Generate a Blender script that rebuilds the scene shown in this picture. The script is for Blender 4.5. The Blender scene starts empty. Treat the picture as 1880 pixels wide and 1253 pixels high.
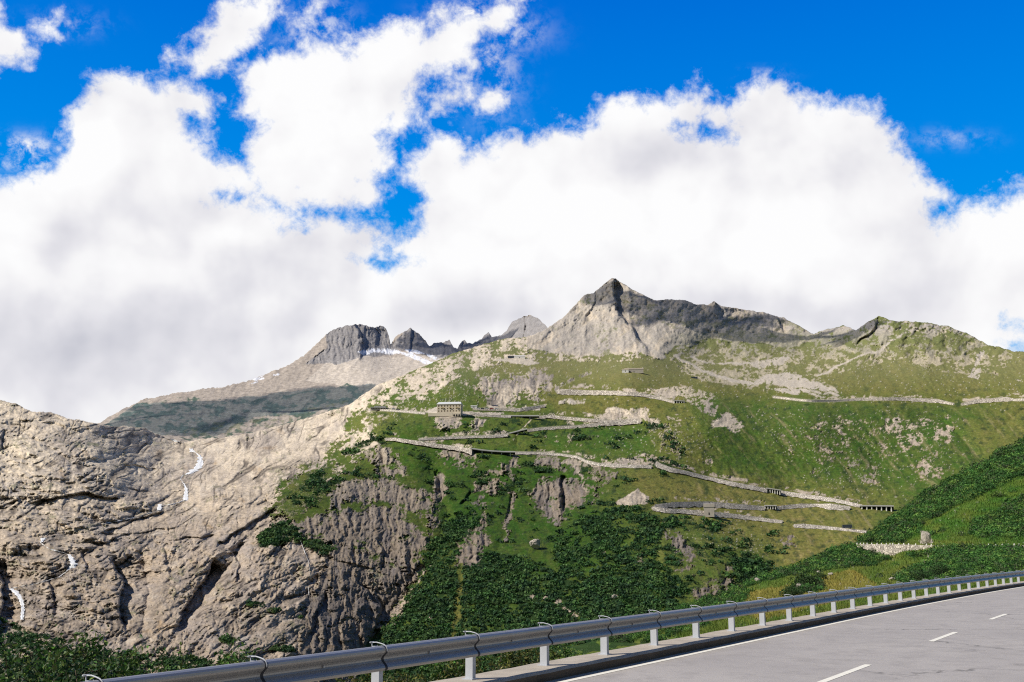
import bpy, math, random, time
import numpy as np
T0 = time.time()
random.seed(5)
RNG = np.random.default_rng(11)
C = bpy.context.scene.collection
SC = bpy.context.scene

# ------------------------------------------------------------------ camera survey frame
F = 1828.0                      # focal length in photo pixels (photo 1880 x 1253)
PIT = math.radians(11.8)
H = 1.79                        # eye height above the kerb top (z = 0)
CAM = np.array([0.0, 0.0, H])
cp, sp = math.cos(PIT), math.sin(PIT)

def rays(u, v):
    """unit bearings of surveyed points given as photo coordinates"""
    x = (np.asarray(u, float) - 940) / F
    y = -(np.asarray(v, float) - 626.5) / F
    d = np.stack([x, cp - y * sp, sp + y * cp], -1)
    return d / np.linalg.norm(d, axis=-1, keepdims=True)

def ground_hit(u, v, z=0.0):
    d = rays(u, v)
    t = (z - H) / d[..., 2]
    return CAM + d * t[..., None]

# ------------------------------------------------------------------ noise
_perm = RNG.permutation(512).astype(np.int64)
_ang = np.linspace(0, 2 * np.pi, 512, endpoint=False)[RNG.permutation(512)]
_gx, _gy = np.cos(_ang).astype(np.float32), np.sin(_ang).astype(np.float32)

def perlin(x, y, seed=0):
    xi = np.floor(x).astype(np.int64); yi = np.floor(y).astype(np.int64)
    xf = (x - xi).astype(np.float32); yf = (y - yi).astype(np.float32)
    def g(ix, iy, fx, fy):
        h = _perm[(_perm[(ix + seed * 37) & 511] + iy + seed * 91) & 511]
        return _gx[h] * fx + _gy[h] * fy
    ux = xf * xf * xf * (xf * (xf * 6 - 15) + 10)
    uy = yf * yf * yf * (yf * (yf * 6 - 15) + 10)
    a = g(xi, yi, xf, yf); b = g(xi + 1, yi, xf - 1, yf)
    c = g(xi, yi + 1, xf, yf - 1); d = g(xi + 1, yi + 1, xf - 1, yf - 1)
    return ((a + ux * (b - a)) * (1 - uy) + (c + ux * (d - c)) * uy) * 1.5

def fbm(x, y, octv=5, gain=.5, lac=2.03, seed=0, kind='fbm'):
    s = np.zeros(np.shape(x), np.float32); a = 1.0; tot = 0
    for o in range(octv):
        n = perlin(x, y, seed + o * 3)
        if kind == 'billow': n = np.abs(n) * 2 - .55
        elif kind == 'ridge': n = 1 - 2.2 * np.abs(n)
        s += a * n; tot += a
        x = x * lac + 17.3; y = y * lac - 9.1; a *= gain
    return s / tot

def sstep(a, b, x):
    t = np.clip((x - a) / (b - a), 0, 1)
    return t * t * (3 - 2 * t)

# ------------------------------------------------------------------ mesh helpers
def mesh_np(name, V, Fc, mat=None, parent=None, smooth=False, attrs=None, mats=None, midx=None):
    V = np.asarray(V, np.float32).reshape(-1, 3)
    me = bpy.data.meshes.new(name)
    me.vertices.add(len(V)); me.vertices.foreach_set('co', V.ravel())
    if isinstance(Fc, np.ndarray):
        n, k = Fc.shape
        me.loops.add(n * k); me.loops.foreach_set('vertex_index', Fc.astype(np.int32).ravel())
        me.polygons.add(n); me.polygons.foreach_set('loop_start', np.arange(0, n * k, k, dtype=np.int32))
    else:
        n = len(Fc); ln = [len(f) for f in Fc]
        me.loops.add(sum(ln)); me.loops.foreach_set('vertex_index', np.array([i for f in Fc for i in f], np.int32))
        me.polygons.add(n); me.polygons.foreach_set('loop_start', np.cumsum([0] + ln[:-1]).astype(np.int32))
    me.polygons.foreach_set('use_smooth', np.full(n, bool(smooth)))
    for k_, a in (attrs or {}).items():
        a = np.asarray(a, np.float32)
        if a.ndim == 2:
            at = me.attributes.new(k_, 'FLOAT_COLOR', 'POINT')
            at.data.foreach_set('color', np.concatenate([a, np.ones((len(a), 1), np.float32)], 1).ravel())
        else:
            at = me.attributes.new(k_, 'FLOAT', 'POINT'); at.data.foreach_set('value', a)
    if mats:
        for m in mats: me.materials.append(m)
        if midx is not None: me.polygons.foreach_set('material_index', np.asarray(midx, np.int32))
    elif mat: me.materials.append(mat)
    me.update(calc_edges=True); me.validate()
    o = bpy.data.objects.new(name, me); C.objects.link(o)
    if parent: o.parent = parent
    return o

def tag(o, label=None, cat=None, group=None, kind=None):
    if label: o['label'] = label
    if cat: o['category'] = cat
    if group: o['group'] = group
    if kind: o['kind'] = kind
    return o

def empty(name, loc, rz=0, **k):
    o = bpy.data.objects.new(name, None); C.objects.link(o)
    o.location = [float(q) for q in loc]; o.rotation_euler = (0, 0, rz)
    o.empty_display_size = .2
    return tag(o, **k)

class MB:
    """collects solids for ONE mesh object"""
    def __init__(s): s.v = []; s.f = []
    def add(s, V, Fc):
        b = len(s.v); s.v += [tuple(map(float, p)) for p in V]; s.f += [tuple(i + b for i in f) for f in Fc]; return s
    def box(s, x0, y0, z0, x1, y1, z1):
        V = [(x, y, z) for z in (z0, z1) for y in (y0, y1) for x in (x0, x1)]
        return s.add(V, [(0, 2, 3, 1), (4, 5, 7, 6), (0, 1, 5, 4), (2, 6, 7, 3), (0, 4, 6, 2), (1, 3, 7, 5)])
    def hexa(s, V8): return s.add(V8, [(0, 2, 3, 1), (4, 5, 7, 6), (0, 1, 5, 4), (2, 6, 7, 3), (0, 4, 6, 2), (1, 3, 7, 5)])
    def sweep(s, path, prof_fn, closed_prof=True, cap=True):
        """path: list of frames; prof_fn(i) -> list of world points"""
        n = len(path); rings = [prof_fn(i) for i in range(n)]; k = len(rings[0]); b = []
        V = [p for r in rings for p in r]; Fc = []
        for i in range(n - 1):
            for j in range(k if closed_prof else k - 1):
                j2 = (j + 1) % k
                Fc.append((i * k + j, i * k + j2, (i + 1) * k + j2, (i + 1) * k + j))
        if cap and closed_prof:
            Fc.append(tuple(range(k - 1, -1, -1))); Fc.append(tuple((n - 1) * k + j for j in range(k)))
        return s.add(V, Fc)
    def tube(s, pts, r, k=8):
        pts = [np.array(p, float) for p in pts]
        def ring(i):
            t = pts[min(i + 1, len(pts) - 1)] - pts[max(i - 1, 0)]; t /= np.linalg.norm(t) + 1e-9
            a = np.cross(t, [0.2, .1, 1.0]);
            if np.linalg.norm(a) < .2: a = np.cross(t, [1, 0, 0])
            a /= np.linalg.norm(a); b = np.cross(t, a)
            rr = r[i] if isinstance(r, (list, tuple)) else r
            return [pts[i] + rr * (math.cos(q) * a + math.sin(q) * b) for q in np.linspace(0, 2 * math.pi, k, endpoint=False)]
        return s.sweep(pts, ring)
    def build(s, name, mat, parent=None, smooth=False):
        return mesh_np(name, s.v, s.f, mat, parent, smooth)

# ------------------------------------------------------------------ materials
def nodes(name):
    m = bpy.data.materials.new(name); m.use_nodes = True
    nt = m.node_tree; b = nt.nodes['Principled BSDF']
    return m, nt, b, nt.nodes, nt.links

def simple(name, col, rough=.8, metal=0, var=.15, scale=4, bump=0, bscale=30, spec=.3):
    m, nt, b, N, L = nodes(name)
    tc = N.new('ShaderNodeTexCoord'); no = N.new('ShaderNodeTexNoise'); no.inputs['Scale'].default_value = scale; no.inputs['Detail'].default_value = 6
    L.new(tc.outputs['Object'], no.inputs['Vector'])
    mx = N.new('ShaderNodeMix'); mx.data_type = 'RGBA'
    mx.inputs['A'].default_value = (*[c * (1 - var) for c in col], 1); mx.inputs['B'].default_value = (*[min(1, c * (1 + var)) for c in col], 1)
    L.new(no.outputs['Fac'], mx.inputs['Factor']); L.new(mx.outputs['Result'], b.inputs['Base Color'])
    b.inputs['Roughness'].default_value = rough; b.inputs['Metallic'].default_value = metal; b.inputs['Specular IOR Level'].default_value = spec
    if bump:
        n2 = N.new('ShaderNodeTexNoise'); n2.inputs['Scale'].default_value = bscale; n2.inputs['Detail'].default_value = 5
        L.new(tc.outputs['Object'], n2.inputs['Vector'])
        bp = N.new('ShaderNodeBump'); bp.inputs['Strength'].default_value = bump; bp.inputs['Distance'].default_value = .02
        L.new(n2.outputs['Fac'], bp.inputs['Height']); L.new(bp.outputs['Normal'], b.inputs['Normal'])
    return m

def terrain_mat(name, scale=.25, bump=.0, bdist=1.0, contrast=.35):
    m, nt, b, N, L = nodes(name)
    at = N.new('ShaderNodeAttribute'); at.attribute_name = 'col'
    ge = N.new('ShaderNodeNewGeometry')
    no = N.new('ShaderNodeTexNoise'); no.inputs['Scale'].default_value = scale; no.inputs['Detail'].default_value = 8; no.inputs['Roughness'].default_value = .7
    L.new(ge.outputs['Position'], no.inputs['Vector'])
    mr = N.new('ShaderNodeMapRange'); mr.inputs['From Min'].default_value = .3; mr.inputs['From Max'].default_value = .7
    mr.inputs['To Min'].default_value = 1 - contrast; mr.inputs['To Max'].default_value = 1 + contrast
    L.new(no.outputs['Fac'], mr.inputs['Value'])
    mu = N.new('ShaderNodeVectorMath'); mu.operation = 'SCALE'
    L.new(at.outputs['Vector'], mu.inputs[0]); L.new(mr.outputs['Result'], mu.inputs['Scale'])
    L.new(mu.outputs['Vector'], b.inputs['Base Color'])
    b.inputs['Roughness'].default_value = .95; b.inputs['Specular IOR Level'].default_value = .08
    if bump:
        bp = N.new('ShaderNodeBump'); bp.inputs['Strength'].default_value = bump; bp.inputs['Distance'].default_value = bdist
        L.new(no.outputs['Fac'], bp.inputs['Height']); L.new(bp.outputs['Normal'], b.inputs['Normal'])
    return m

M = {}
M['terrain'] = terrain_mat('mountain ground', .22, .5, 3.0)
M['far'] = terrain_mat('far rock', .05, .4, 10.0)
M['near'] = terrain_mat('hillside ground', 1.2, .5, .5)
M['verge'] = terrain_mat('verge ground', 6, .6, .08)

def leaf_mat(name, trans=.35, rough=.5):
    m, nt, b, N, L = nodes(name)
    at = N.new('ShaderNodeAttribute'); at.attribute_name = 'col'
    L.new(at.outputs['Color'], b.inputs['Base Color'])
    b.inputs['Roughness'].default_value = rough; b.inputs['Specular IOR Level'].default_value = .3
    tr = N.new('ShaderNodeBsdfTranslucent'); L.new(at.outputs['Color'], tr.inputs['Color'])
    mx = N.new('ShaderNodeMixShader'); mx.inputs[0].default_value = trans
    L.new(b.outputs[0], mx.inputs[1]); L.new(tr.outputs[0], mx.inputs[2]); L.new(mx.outputs[0], N['Material Output'].inputs['Surface'])
    return m
M['leaf'] = leaf_mat('leaves')
M['scrub'] = leaf_mat('scrub leaves', .2, .8)
M['bark'] = simple('bark', (.09, .07, .05), .9)
M['galv'] = simple('galvanised steel', (.35, .335, .32), .45, .6, .12, 3, .05, 60, .5)
M['post'] = simple('galvanised post', (.46, .48, .52), .6, .1, .12, 8, 0, 30, .5)
M['strap'] = simple('dark strap', (.03, .03, .035), .6)
M['bolt'] = simple('bolt steel', (.35, .35, .37), .4, .8)
M['concrete'] = simple('concrete', (.42, .37, .31), .9, 0, .35, 2.5, .35, 40)
M['grime'] = simple('stained kerb face', (.11, .085, .062), .95, 0, .5, 3, .4, 30)  # dark road-side face: its shade painted into the colour, along with dirt
M['paint'] = simple('road paint', (.80, .77, .68), .7, 0, .12, 9, .2, 60)
M['wallstone'] = None
M['plaster'] = simple('hotel plaster', (.66, .58, .46), .9, 0, .08, .4)
M['stonefar'] = simple('grey stone', (.42, .38, .33), .9, 0, .3, .5)
M['roof'] = simple('sheet metal roof', (.62, .64, .66), .6, 0, .05, .3)
M['shutter'] = simple('window dark', (.10, .07, .05), .6, 0, .1, 1)
M['frame'] = simple('ochre shutter', (.50, .40, .22), .7, 0, .1, 1)
M['dark'] = simple('dark interior', (.02, .022, .025), .9)
M['deck'] = simple('bridge concrete', (.40, .39, .37), .85, 0, .15, .3)
M['white'] = simple('white paint', (.78, .76, .72), .6, 0, .06, 1)
M['carw'] = simple('car white', (.75, .75, .75), .35, 0, .03, 1, 0, 30, .5)
M['card'] = simple('car dark', (.05, .06, .08), .35, 0, .03, 1, 0, 30, .5)
M['carr'] = simple('car red', (.45, .05, .04), .35, 0, .03, 1, 0, 30, .5)
M['glass'] = simple('car glass', (.03, .04, .05), .15, 0, .03, 1, 0, 30, .6)
M['tyre'] = simple('tyre', (.02, .02, .02), .9)
M['snow'] = simple('snow', (.85, .87, .92), .8, 0, .05, .05)
M['water'] = simple('white water', (.78, .81, .83), .6, 0, .28, .9, .6, 1)
M['gravel'] = simple('pale road surface', (.60, .52, .43), .9, 0, .2, .3)

def stone_mat(name, col, scale, col2=(.10, .09, .08)):
    m, nt, b, N, L = nodes(name)
    ge = N.new('ShaderNodeNewGeometry')
    vo = N.new('ShaderNodeTexVoronoi'); vo.inputs['Scale'].default_value = scale; vo.feature = 'DISTANCE_TO_EDGE'
    v2 = N.new('ShaderNodeTexVoronoi'); v2.inputs['Scale'].default_value = scale
    L.new(ge.outputs['Position'], vo.inputs['Vector']); L.new(ge.outputs['Position'], v2.inputs['Vector'])
    r = N.new('ShaderNodeValToRGB'); r.color_ramp.elements[0].position = .0; r.color_ramp.elements[1].position = .09
    r.color_ramp.elements[0].color = (*col2, 1); r.color_ramp.elements[1].color = (1, 1, 1, 1)
    L.new(vo.outputs['Distance'], r.inputs[0])
    hs = N.new('ShaderNodeHueSaturation'); hs.inputs['Color'].default_value = (*col, 1)
    sep = N.new('ShaderNodeSeparateColor'); L.new(v2.outputs['Color'], sep.inputs[0])
    mr = N.new('ShaderNodeMapRange'); mr.inputs['To Min'].default_value = .6; mr.inputs['To Max'].default_value = 1.3
    L.new(sep.outputs[0], mr.inputs['Value']); L.new(mr.outputs[0], hs.inputs['Value'])
    mx = N.new('ShaderNodeMix'); mx.data_type = 'RGBA'; mx.blend_type = 'MULTIPLY'; mx.inputs['Factor'].default_value = 1
    L.new(hs.outputs[0], mx.inputs['A']); L.new(r.outputs[0], mx.inputs['B'])
    L.new(mx.outputs['Result'], b.inputs['Base Color']); b.inputs['Roughness'].default_value = .9
    bp = N.new('ShaderNodeBump'); bp.inputs['Distance'].default_value = .3 / scale; L.new(r.outputs[0], bp.inputs['Height']); L.new(bp.outputs['Normal'], b.inputs['Normal'])
    return m
M['wallstone'] = stone_mat('dry stone wall', (.58, .52, .44), 1.9, (.30, .26, .21))
M['palestone'] = stone_mat('pale retaining stone', (.62, .56, .48), .5, (.46, .41, .35))
M['farstone'] = stone_mat('retaining stone', (.58, .53, .47), .7, (.42, .39, .35))

def asphalt():
    m, nt, b, N, L = nodes('asphalt')
    ge = N.new('ShaderNodeNewGeometry')
    def noise(s, d=6, r=.6, vec=None):
        n = N.new('ShaderNodeTexNoise'); n.inputs['Scale'].default_value = s; n.inputs['Detail'].default_value = d; n.inputs['Roughness'].default_value = r
        L.new(vec or ge.outputs['Position'], n.inputs['Vector']); return n.outputs['Fac']
    def mix(a, bcol, fac, lo, hi, mode='MIX'):
        mr = N.new('ShaderNodeMapRange'); mr.inputs['From Min'].default_value = lo; mr.inputs['From Max'].default_value = hi
        L.new(fac, mr.inputs['Value'])
        mx = N.new('ShaderNodeMix'); mx.data_type = 'RGBA'; mx.blend_type = mode
        L.new(mr.outputs[0], mx.inputs['Factor'])
        if isinstance(a, tuple): mx.inputs['A'].default_value = (*a, 1)
        else: L.new(a, mx.inputs['A'])
        mx.inputs['B'].default_value = (*bcol, 1)
        return mx.outputs['Result']
    c = mix((.345, .322, .312), (.405, .378, .36), noise(.35, 5), .35, .65)
    c = mix(c, (.30, .28, .27), noise(2.2, 6, .7), .48, .7)
    c = mix(c, (.17, .16, .165), noise(70, 3, .7), .58, .8)
    c = mix(c, (.55, .52, .49), noise(110, 2), .58, .74)
    # worn paler, dusty band beside the kerb: 'across' is the distance from the rail line
    at = N.new('ShaderNodeAttribute'); at.attribute_name = 'across'
    c = mix(c, (.40, .36, .30), at.outputs['Fac'], .95, .35)
    # cracks
    mp = N.new('ShaderNodeMapping'); mp.inputs['Scale'].default_value = (.25, .25, .25); L.new(ge.outputs['Position'], mp.inputs['Vector'])
    wv = N.new('ShaderNodeTexNoise'); wv.inputs['Scale'].default_value = 3; wv.inputs['Detail'].default_value = 6
    L.new(ge.outputs['Position'], wv.inputs['Vector'])
    ad = N.new('ShaderNodeVectorMath'); ad.operation = 'MULTIPLY_ADD'; ad.inputs[1].default_value = (.25, .25, 0)
    L.new(wv.outputs['Color'], ad.inputs[0]); L.new(mp.outputs[0], ad.inputs[2])
    vo = N.new('ShaderNodeTexVoronoi'); vo.feature = 'DISTANCE_TO_EDGE'; vo.inputs['Scale'].default_value = .55
    L.new(ad.outputs[0], vo.inputs['Vector'])
    gate = noise(.25, 3); 
    mr = N.new('ShaderNodeMapRange'); mr.inputs['From Min'].default_value = .0055; mr.inputs['From Max'].default_value = .0015; L.new(vo.outputs['Distance'], mr.inputs['Value'])
    mg = N.new('ShaderNodeMapRange'); mg.inputs['From Min'].default_value = .52; mg.inputs['From Max'].default_value = .6; L.new(gate, mg.inputs['Value'])
    mr.inputs['To Max'].default_value = .75
    mm = N.new('ShaderNodeMath'); mm.operation = 'MULTIPLY'; L.new(mr.outputs[0], mm.inputs[0]); L.new(mg.outputs[0], mm.inputs[1])
    c = mix(c, (.04, .04, .04), mm.outputs[0], 0, 1)
    L.new(c, b.inputs['Base Color']); b.inputs['Roughness'].default_value = .85; b.inputs['Specular IOR Level'].default_value = .25
    bp = N.new('ShaderNodeBump'); bp.inputs['Strength'].default_value = .5; bp.inputs['Distance'].default_value = .006
    L.new(noise(110, 3), bp.inputs['Height']); L.new(bp.outputs['Normal'], b.inputs['Normal'])
    return m
M['asphalt'] = asphalt()

# ------------------------------------------------------------------ survey sheets
def rbf(ctrl, smooth=0.0):
    """thin-plate interpolation of log distance through surveyed points (u, v, metres)"""
    P = np.array([(a / 500., b / 500.) for a, b, _ in ctrl]); y = np.log([c for *_, c in ctrl])
    def K(r2): return np.where(r2 > 0, r2 * np.log(r2 + 1e-12) * .5, 0)
    n = len(P); A = np.zeros((n + 3, n + 3))
    A[:n, :n] = K(((P[:, None] - P[None]) ** 2).sum(-1)) + smooth * np.eye(n)
    A[:n, n] = 1; A[:n, n + 1:] = P; A[n:, :n] = A[:n, n:].T
    w = np.linalg.solve(A, np.concatenate([y, [0, 0, 0]]))
    gu = np.arange(-800, 2801, 20.); gv = np.arange(300, 1401, 10.)
    GU, GV = np.meshgrid(gu, gv); X = np.stack([GU.ravel() / 500, GV.ravel() / 500], -1)
    Z = np.zeros(len(X))
    for i in range(n): Z += w[i] * K(((X - P[i]) ** 2).sum(-1))
    Z += w[n] + X @ w[n + 1:]
    Z = Z.reshape(GU.shape)
    def f(u, v):
        a = np.clip((u + 800) / 20., 0, len(gu) - 1.001); b = np.clip((v - 300) / 10., 0, len(gv) - 1.001)
        i = a.astype(int); j = b.astype(int); fa = a - i; fb = b - j
        return np.exp((Z[j, i] * (1 - fa) + Z[j, i + 1] * fa) * (1 - fb) + (Z[j + 1, i] * (1 - fa) + Z[j + 1, i + 1] * fa) * fb)
    return f

def pdist(U, V, pts, rad):
    """distance in px to a polyline, only evaluated within rad of it"""
    out = np.full(U.shape, 1e3, np.float32)
    p = np.array(pts, float)
    bb = (U > p[:, 0].min() - rad) & (U < p[:, 0].max() + rad) & (V > p[:, 1].min() - rad) & (V < p[:, 1].max() + rad)
    u = U[bb]; v = V[bb]
    if u.size == 0: return out
    d = np.full(u.shape, 1e3)
    for (x0, y0), (x1, y1) in zip(p[:-1], p[1:]):
        dx, dy = x1 - x0, y1 - y0
        t = np.clip(((u - x0) * dx + (v - y0) * dy) / (dx * dx + dy * dy + 1e-9), 0, 1)
        d = np.minimum(d, np.hypot(u - x0 - t * dx, v - y0 - t * dy))
    out[bb] = d
    return out

def pstep(U, V, pts, w, soft=2.5):
    """recess to the right of a line walked downhill (or below a line walked leftwards): jumps back at the line and eases out over w"""
    out = np.zeros(U.shape, np.float32); p = np.array(pts, float); rad = w * 4
    bb = (U > p[:, 0].min() - rad) & (U < p[:, 0].max() + rad) & (V > p[:, 1].min() - rad) & (V < p[:, 1].max() + rad)
    u = U[bb]; v = V[bb]
    if u.size == 0: return out
    best = np.full(u.shape, 1e3); sg = np.zeros(u.shape); tt = np.zeros(u.shape); n = len(p) - 1
    for i, ((x0, y0), (x1, y1)) in enumerate(zip(p[:-1], p[1:])):
        dx, dy = x1 - x0, y1 - y0; tr = ((u - x0) * dx + (v - y0) * dy) / (dx * dx + dy * dy + 1e-9)
        t = np.clip(tr, 0, 1); d = np.hypot(u - x0 - t * dx, v - y0 - t * dy); s_ = dy * (u - x0) - dx * (v - y0)
        m = d < best; best[m] = d[m]; sg[m] = np.sign(s_[m]); tt[m] = ((i + tr) / n)[m]
    sd = best * sg
    out[bb] = sstep(-soft * .3, soft, sd) * np.exp(-np.maximum(sd, 0) / w) * sstep(-.05, .14, tt) * sstep(1.05, .86, tt)
    return out

def inpoly(U, V, pts, pad=0):
    p = np.array(pts, float)
    out = np.zeros(U.shape, bool)
    bb = (U >= p[:, 0].min()) & (U <= p[:, 0].max()) & (V >= p[:, 1].min()) & (V <= p[:, 1].max())
    u = U[bb]; v = V[bb]; c = np.zeros(u.shape, bool)
    n = len(p); j = n - 1
    for i in range(n):
        xi, yi = p[i]; xj, yj = p[j]
        if yi != yj:
            c ^= ((yi > v) != (yj > v)) & (u < (xj - xi) * (v - yi) / (yj - yi) + xi)
        j = i
    out[bb] = c
    return out

class Sheet:
    """a terrain surface: columns of bearings, rows from the valley up to the skyline, with real distances"""
    def __init__(s, us, top_pts, bottom, rows, topn=(3, 6)):
        s.us = us
        tp = np.array(top_pts, float)
        top = np.interp(us, tp[:, 0], tp[:, 1])
        top = top + topn[0] * fbm(us / 22., us * 0 + 3.3, 6, .6, seed=5) + topn[1] * .35 * fbm(us / 5., us * 0 + 7.3, 3, .6, seed=9)
        s.top = top
        s.bot = bottom(us) if callable(bottom) else np.full(us.shape, float(bottom))
        t = np.linspace(0, 1, rows)
        s.t = t
        s.U = np.repeat(us[None], rows, 0)
        s.V = s.bot[None] + (top - s.bot)[None] * t[:, None]
        s.sh = s.U.shape
    def px(s, u, v, A):
        """sample grid array A at survey coords"""
        i = np.clip(np.interp(u, s.us, np.arange(len(s.us))), 0, len(s.us) - 1.001)
        ii = np.asarray(i, int); f = i - ii
        tb = s.top[ii] * (1 - f) + s.top[ii + 1] * f; bb = s.bot[ii] * (1 - f) + s.bot[ii + 1] * f
        r = np.clip((v - bb) / (tb - bb), 0, .9999) * (s.sh[0] - 1); r = np.clip(r, 0, s.sh[0] - 1.001)
        ri = np.asarray(r, int); g = r - ri
        return (A[ri, ii] * (1 - f) + A[ri, ii + 1] * f) * (1 - g) + (A[ri + 1, ii] * (1 - f) + A[ri + 1, ii + 1] * f) * g
    def dist(s, u, v): return s.px(u, v, s.D)
    def pos(s, u, v, off=0):
        u = np.asarray(u, float); v = np.asarray(v, float)
        return CAM + rays(u, v) * (s.dist(u, v) - off)[..., None]
    def build(s, name, D, col, mat, back=(1.1, 1.3)):
        s.D = D
        P = CAM + rays(s.U, s.V) * D[..., None]
        # the far side of the crest, falling away behind the skyline
        rowsP = [P]; rowsC = [col]
        hor = P[-1] - CAM
        for k, f in enumerate(back):
            q = CAM + hor * f; q[:, 2] = P[-1, :, 2] - (f - 1) * D[-1] * .55
            rowsP.append(q[None]); rowsC.append(col[-1:])
        P = np.concatenate(rowsP, 0); col = np.concatenate(rowsC, 0)
        R, W = P.shape[:2]
        idx = np.arange(R * W).reshape(R, W)
        Fq = np.stack([idx[:-1, :-1], idx[:-1, 1:], idx[1:, 1:], idx[1:, :-1]], -1).reshape(-1, 4)
        return mesh_np(name, P.reshape(-1, 3), Fq, mat, smooth=True, attrs={'col': col.reshape(-1, 3)})

def lerp(a, b, t): return a + (b - a) * t
def mixc(col, c, m): return col + (np.array(c, np.float32) - col) * m[..., None]

# ================================================================== MAIN MOUNTAIN
us = np.concatenate([np.arange(-520, -24, 24.), np.arange(-20, 1901, 1.35), np.arange(1910, 2420, 24.)])
top_main = [(-520, 700), (-100, 715), (0, 735), (30, 742), (60, 756), (90, 757), (130, 770), (165, 776), (200, 783), (240, 783), (262, 786), (300, 801), (320, 812),
    (345, 810), (390, 805), (440, 800), (500, 785), (560, 768), (620, 752), (650, 738), (690, 708), (740, 690), (780, 672), (830, 650), (880, 634), (930, 622), (975, 618), (1005, 604), (1030, 585),
    (1040, 578), (1060, 556), (1074, 541), (1090, 540), (1102, 527), (1115, 517), (1124, 511), (1130, 511), (1141, 519), (1161, 532), (1180, 541), (1200, 551), (1227, 550), (1259, 552), (1278, 558), (1300, 561), (1311, 554), (1322, 561), (1366, 568), (1410, 576),
    (1440, 585), (1460, 594), (1475, 603), (1493, 613), (1518, 605), (1547, 599), (1572, 606), (1591, 593), (1613, 580), (1635, 588), (1660, 590), (1700, 592), (1740, 600), (1775, 612), (1810, 632), (1850, 643), (1900, 648), (2000, 660), (2420, 640)]
S = Sheet(us, top_main, 1275., 455, (3.5, 4))
U, V = S.U, S.V
base = rbf([
    (-400, 1260, 420), (-400, 900, 800), (-400, 700, 1250), (0, 1260, 380), (0, 1100, 520), (0, 950, 700), (0, 850, 850), (0, 735, 1080),
    (200, 1260, 390), (200, 1120, 500), (200, 950, 720), (220, 860, 900), (200, 783, 1080), (320, 812, 1300), (370, 860, 1020), (300, 940, 780),
    (400, 1200, 430), (400, 1050, 590), (430, 920, 800), (450, 800, 1300), (560, 1200, 470), (560, 1000, 660), (560, 870, 900), (600, 755, 1500),
    (700, 1230, 520), (720, 1100, 610), (680, 960, 740), (700, 860, 930), (690, 780, 1080), (700, 705, 1550),
    (830, 1220, 520), (850, 1050, 640), (830, 900, 860), (830, 820, 1000), (830, 757, 1120), (830, 700, 1350), (830, 650, 1800),
    (1000, 1180, 520), (1000, 1050, 640), (1000, 930, 830), (1000, 835, 1000), (1000, 760, 1180), (1000, 720, 1330), (980, 640, 1900), (1000, 608, 2250),
    (1125, 513, 2900), (1100, 600, 2350), (1120, 650, 1850), (1150, 700, 1420), (1150, 775, 1180), (1150, 855, 960), (1150, 930, 800), (1150, 1040, 640), (1150, 1140, 540),
    (1300, 1120, 560), (1300, 1000, 720), (1300, 940, 850), (1300, 880, 1000), (1300, 760, 1250), (1300, 700, 1650), (1300, 640, 2400), (1300, 560, 3000),
    (1450, 1050, 700), (1450, 960, 880), (1450, 905, 1050), (1480, 740, 1500), (1480, 690, 2000), (1480, 612, 3000),
    (1620, 930, 1000), (1620, 850, 1250), (1620, 735, 1650), (1620, 680, 2100), (1620, 585, 2700), (1600, 1050, 700),
    (1800, 900, 1100), (1800, 735, 1750), (1800, 640, 2400), (1900, 740, 1700), (2300, 1000, 1000), (2300, 650, 2400), (1800, 1250, 600), (2300, 1250, 600)], .0005)
D0 = base(U, V)
print('rbf', time.time() - T0)

# warps and patch noises, expressed in survey px so that their size follows the distance
wu = 9 * fbm(U / 34, V / 26, 4, seed=21) ; wv = 7 * fbm(U / 34, V / 26, 4, seed=33)
Uw, Vw = U + wu, V + wv
n_big = fbm(U / 60, V / 38, 5, .55, seed=41)
n_mid = fbm(U / 17, V / 10, 4, .6, seed=47)
n_fin = fbm(U / 5.5, V / 3.6, 3, .65, seed=51)
n_tiny = fbm(U / 2.6, V / 2.0, 2, .7, seed=57)
patch = .45 * n_big + .45 * n_mid + .35 * n_fin          # about -0.6 .. 0.6
_q = np.quantile(patch[::4, ::4], np.linspace(0, 1, 101))
patchq = np.interp(patch, _q, np.linspace(0, 1, 101)).astype(np.float32)   # 0..1 uniform

Z = np.zeros(S.sh, np.float32)
CH = dict(rock=Z.copy(), shrub=Z.copy(), dry=Z + .38, pale=Z.copy(), dark=Z.copy(), cliff=Z.copy(), slab=Z.copy(), gravel=Z.copy(), boul=Z + .12)
def paint(pts, cov=1.0, soft=.06, feather=None, **kv):
    m = inpoly(Uw, Vw, pts)
    if not m.any(): return
    if feather:
        p = list(pts) + [pts[0]]; d = pdist(Uw, Vw, p, feather * 1.2)
        sd = np.where(m, d, -d); c = cov * sstep(-feather, feather * .9, sd)
        w = sstep(1 - c - soft, 1 - c + soft, patchq) * (sd > -feather)
    else:
        w = m * sstep(1 - cov - soft, 1 - cov + soft, patchq) if cov < 1 else m.astype(np.float32)
    for k, val in kv.items(): CH[k] = CH[k] + (val - CH[k]) * w
def line(pts, width, cov=1.0, **kv):
    d = pdist(Uw, Vw, pts, width * 3)
    w = 1 - sstep(width * .6, width, d)
    if cov < 1: w = w * sstep(1 - cov - .06, 1 - cov + .06, patchq)
    for k, val in kv.items(): CH[k] = CH[k] + (val - CH[k]) * w

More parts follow.
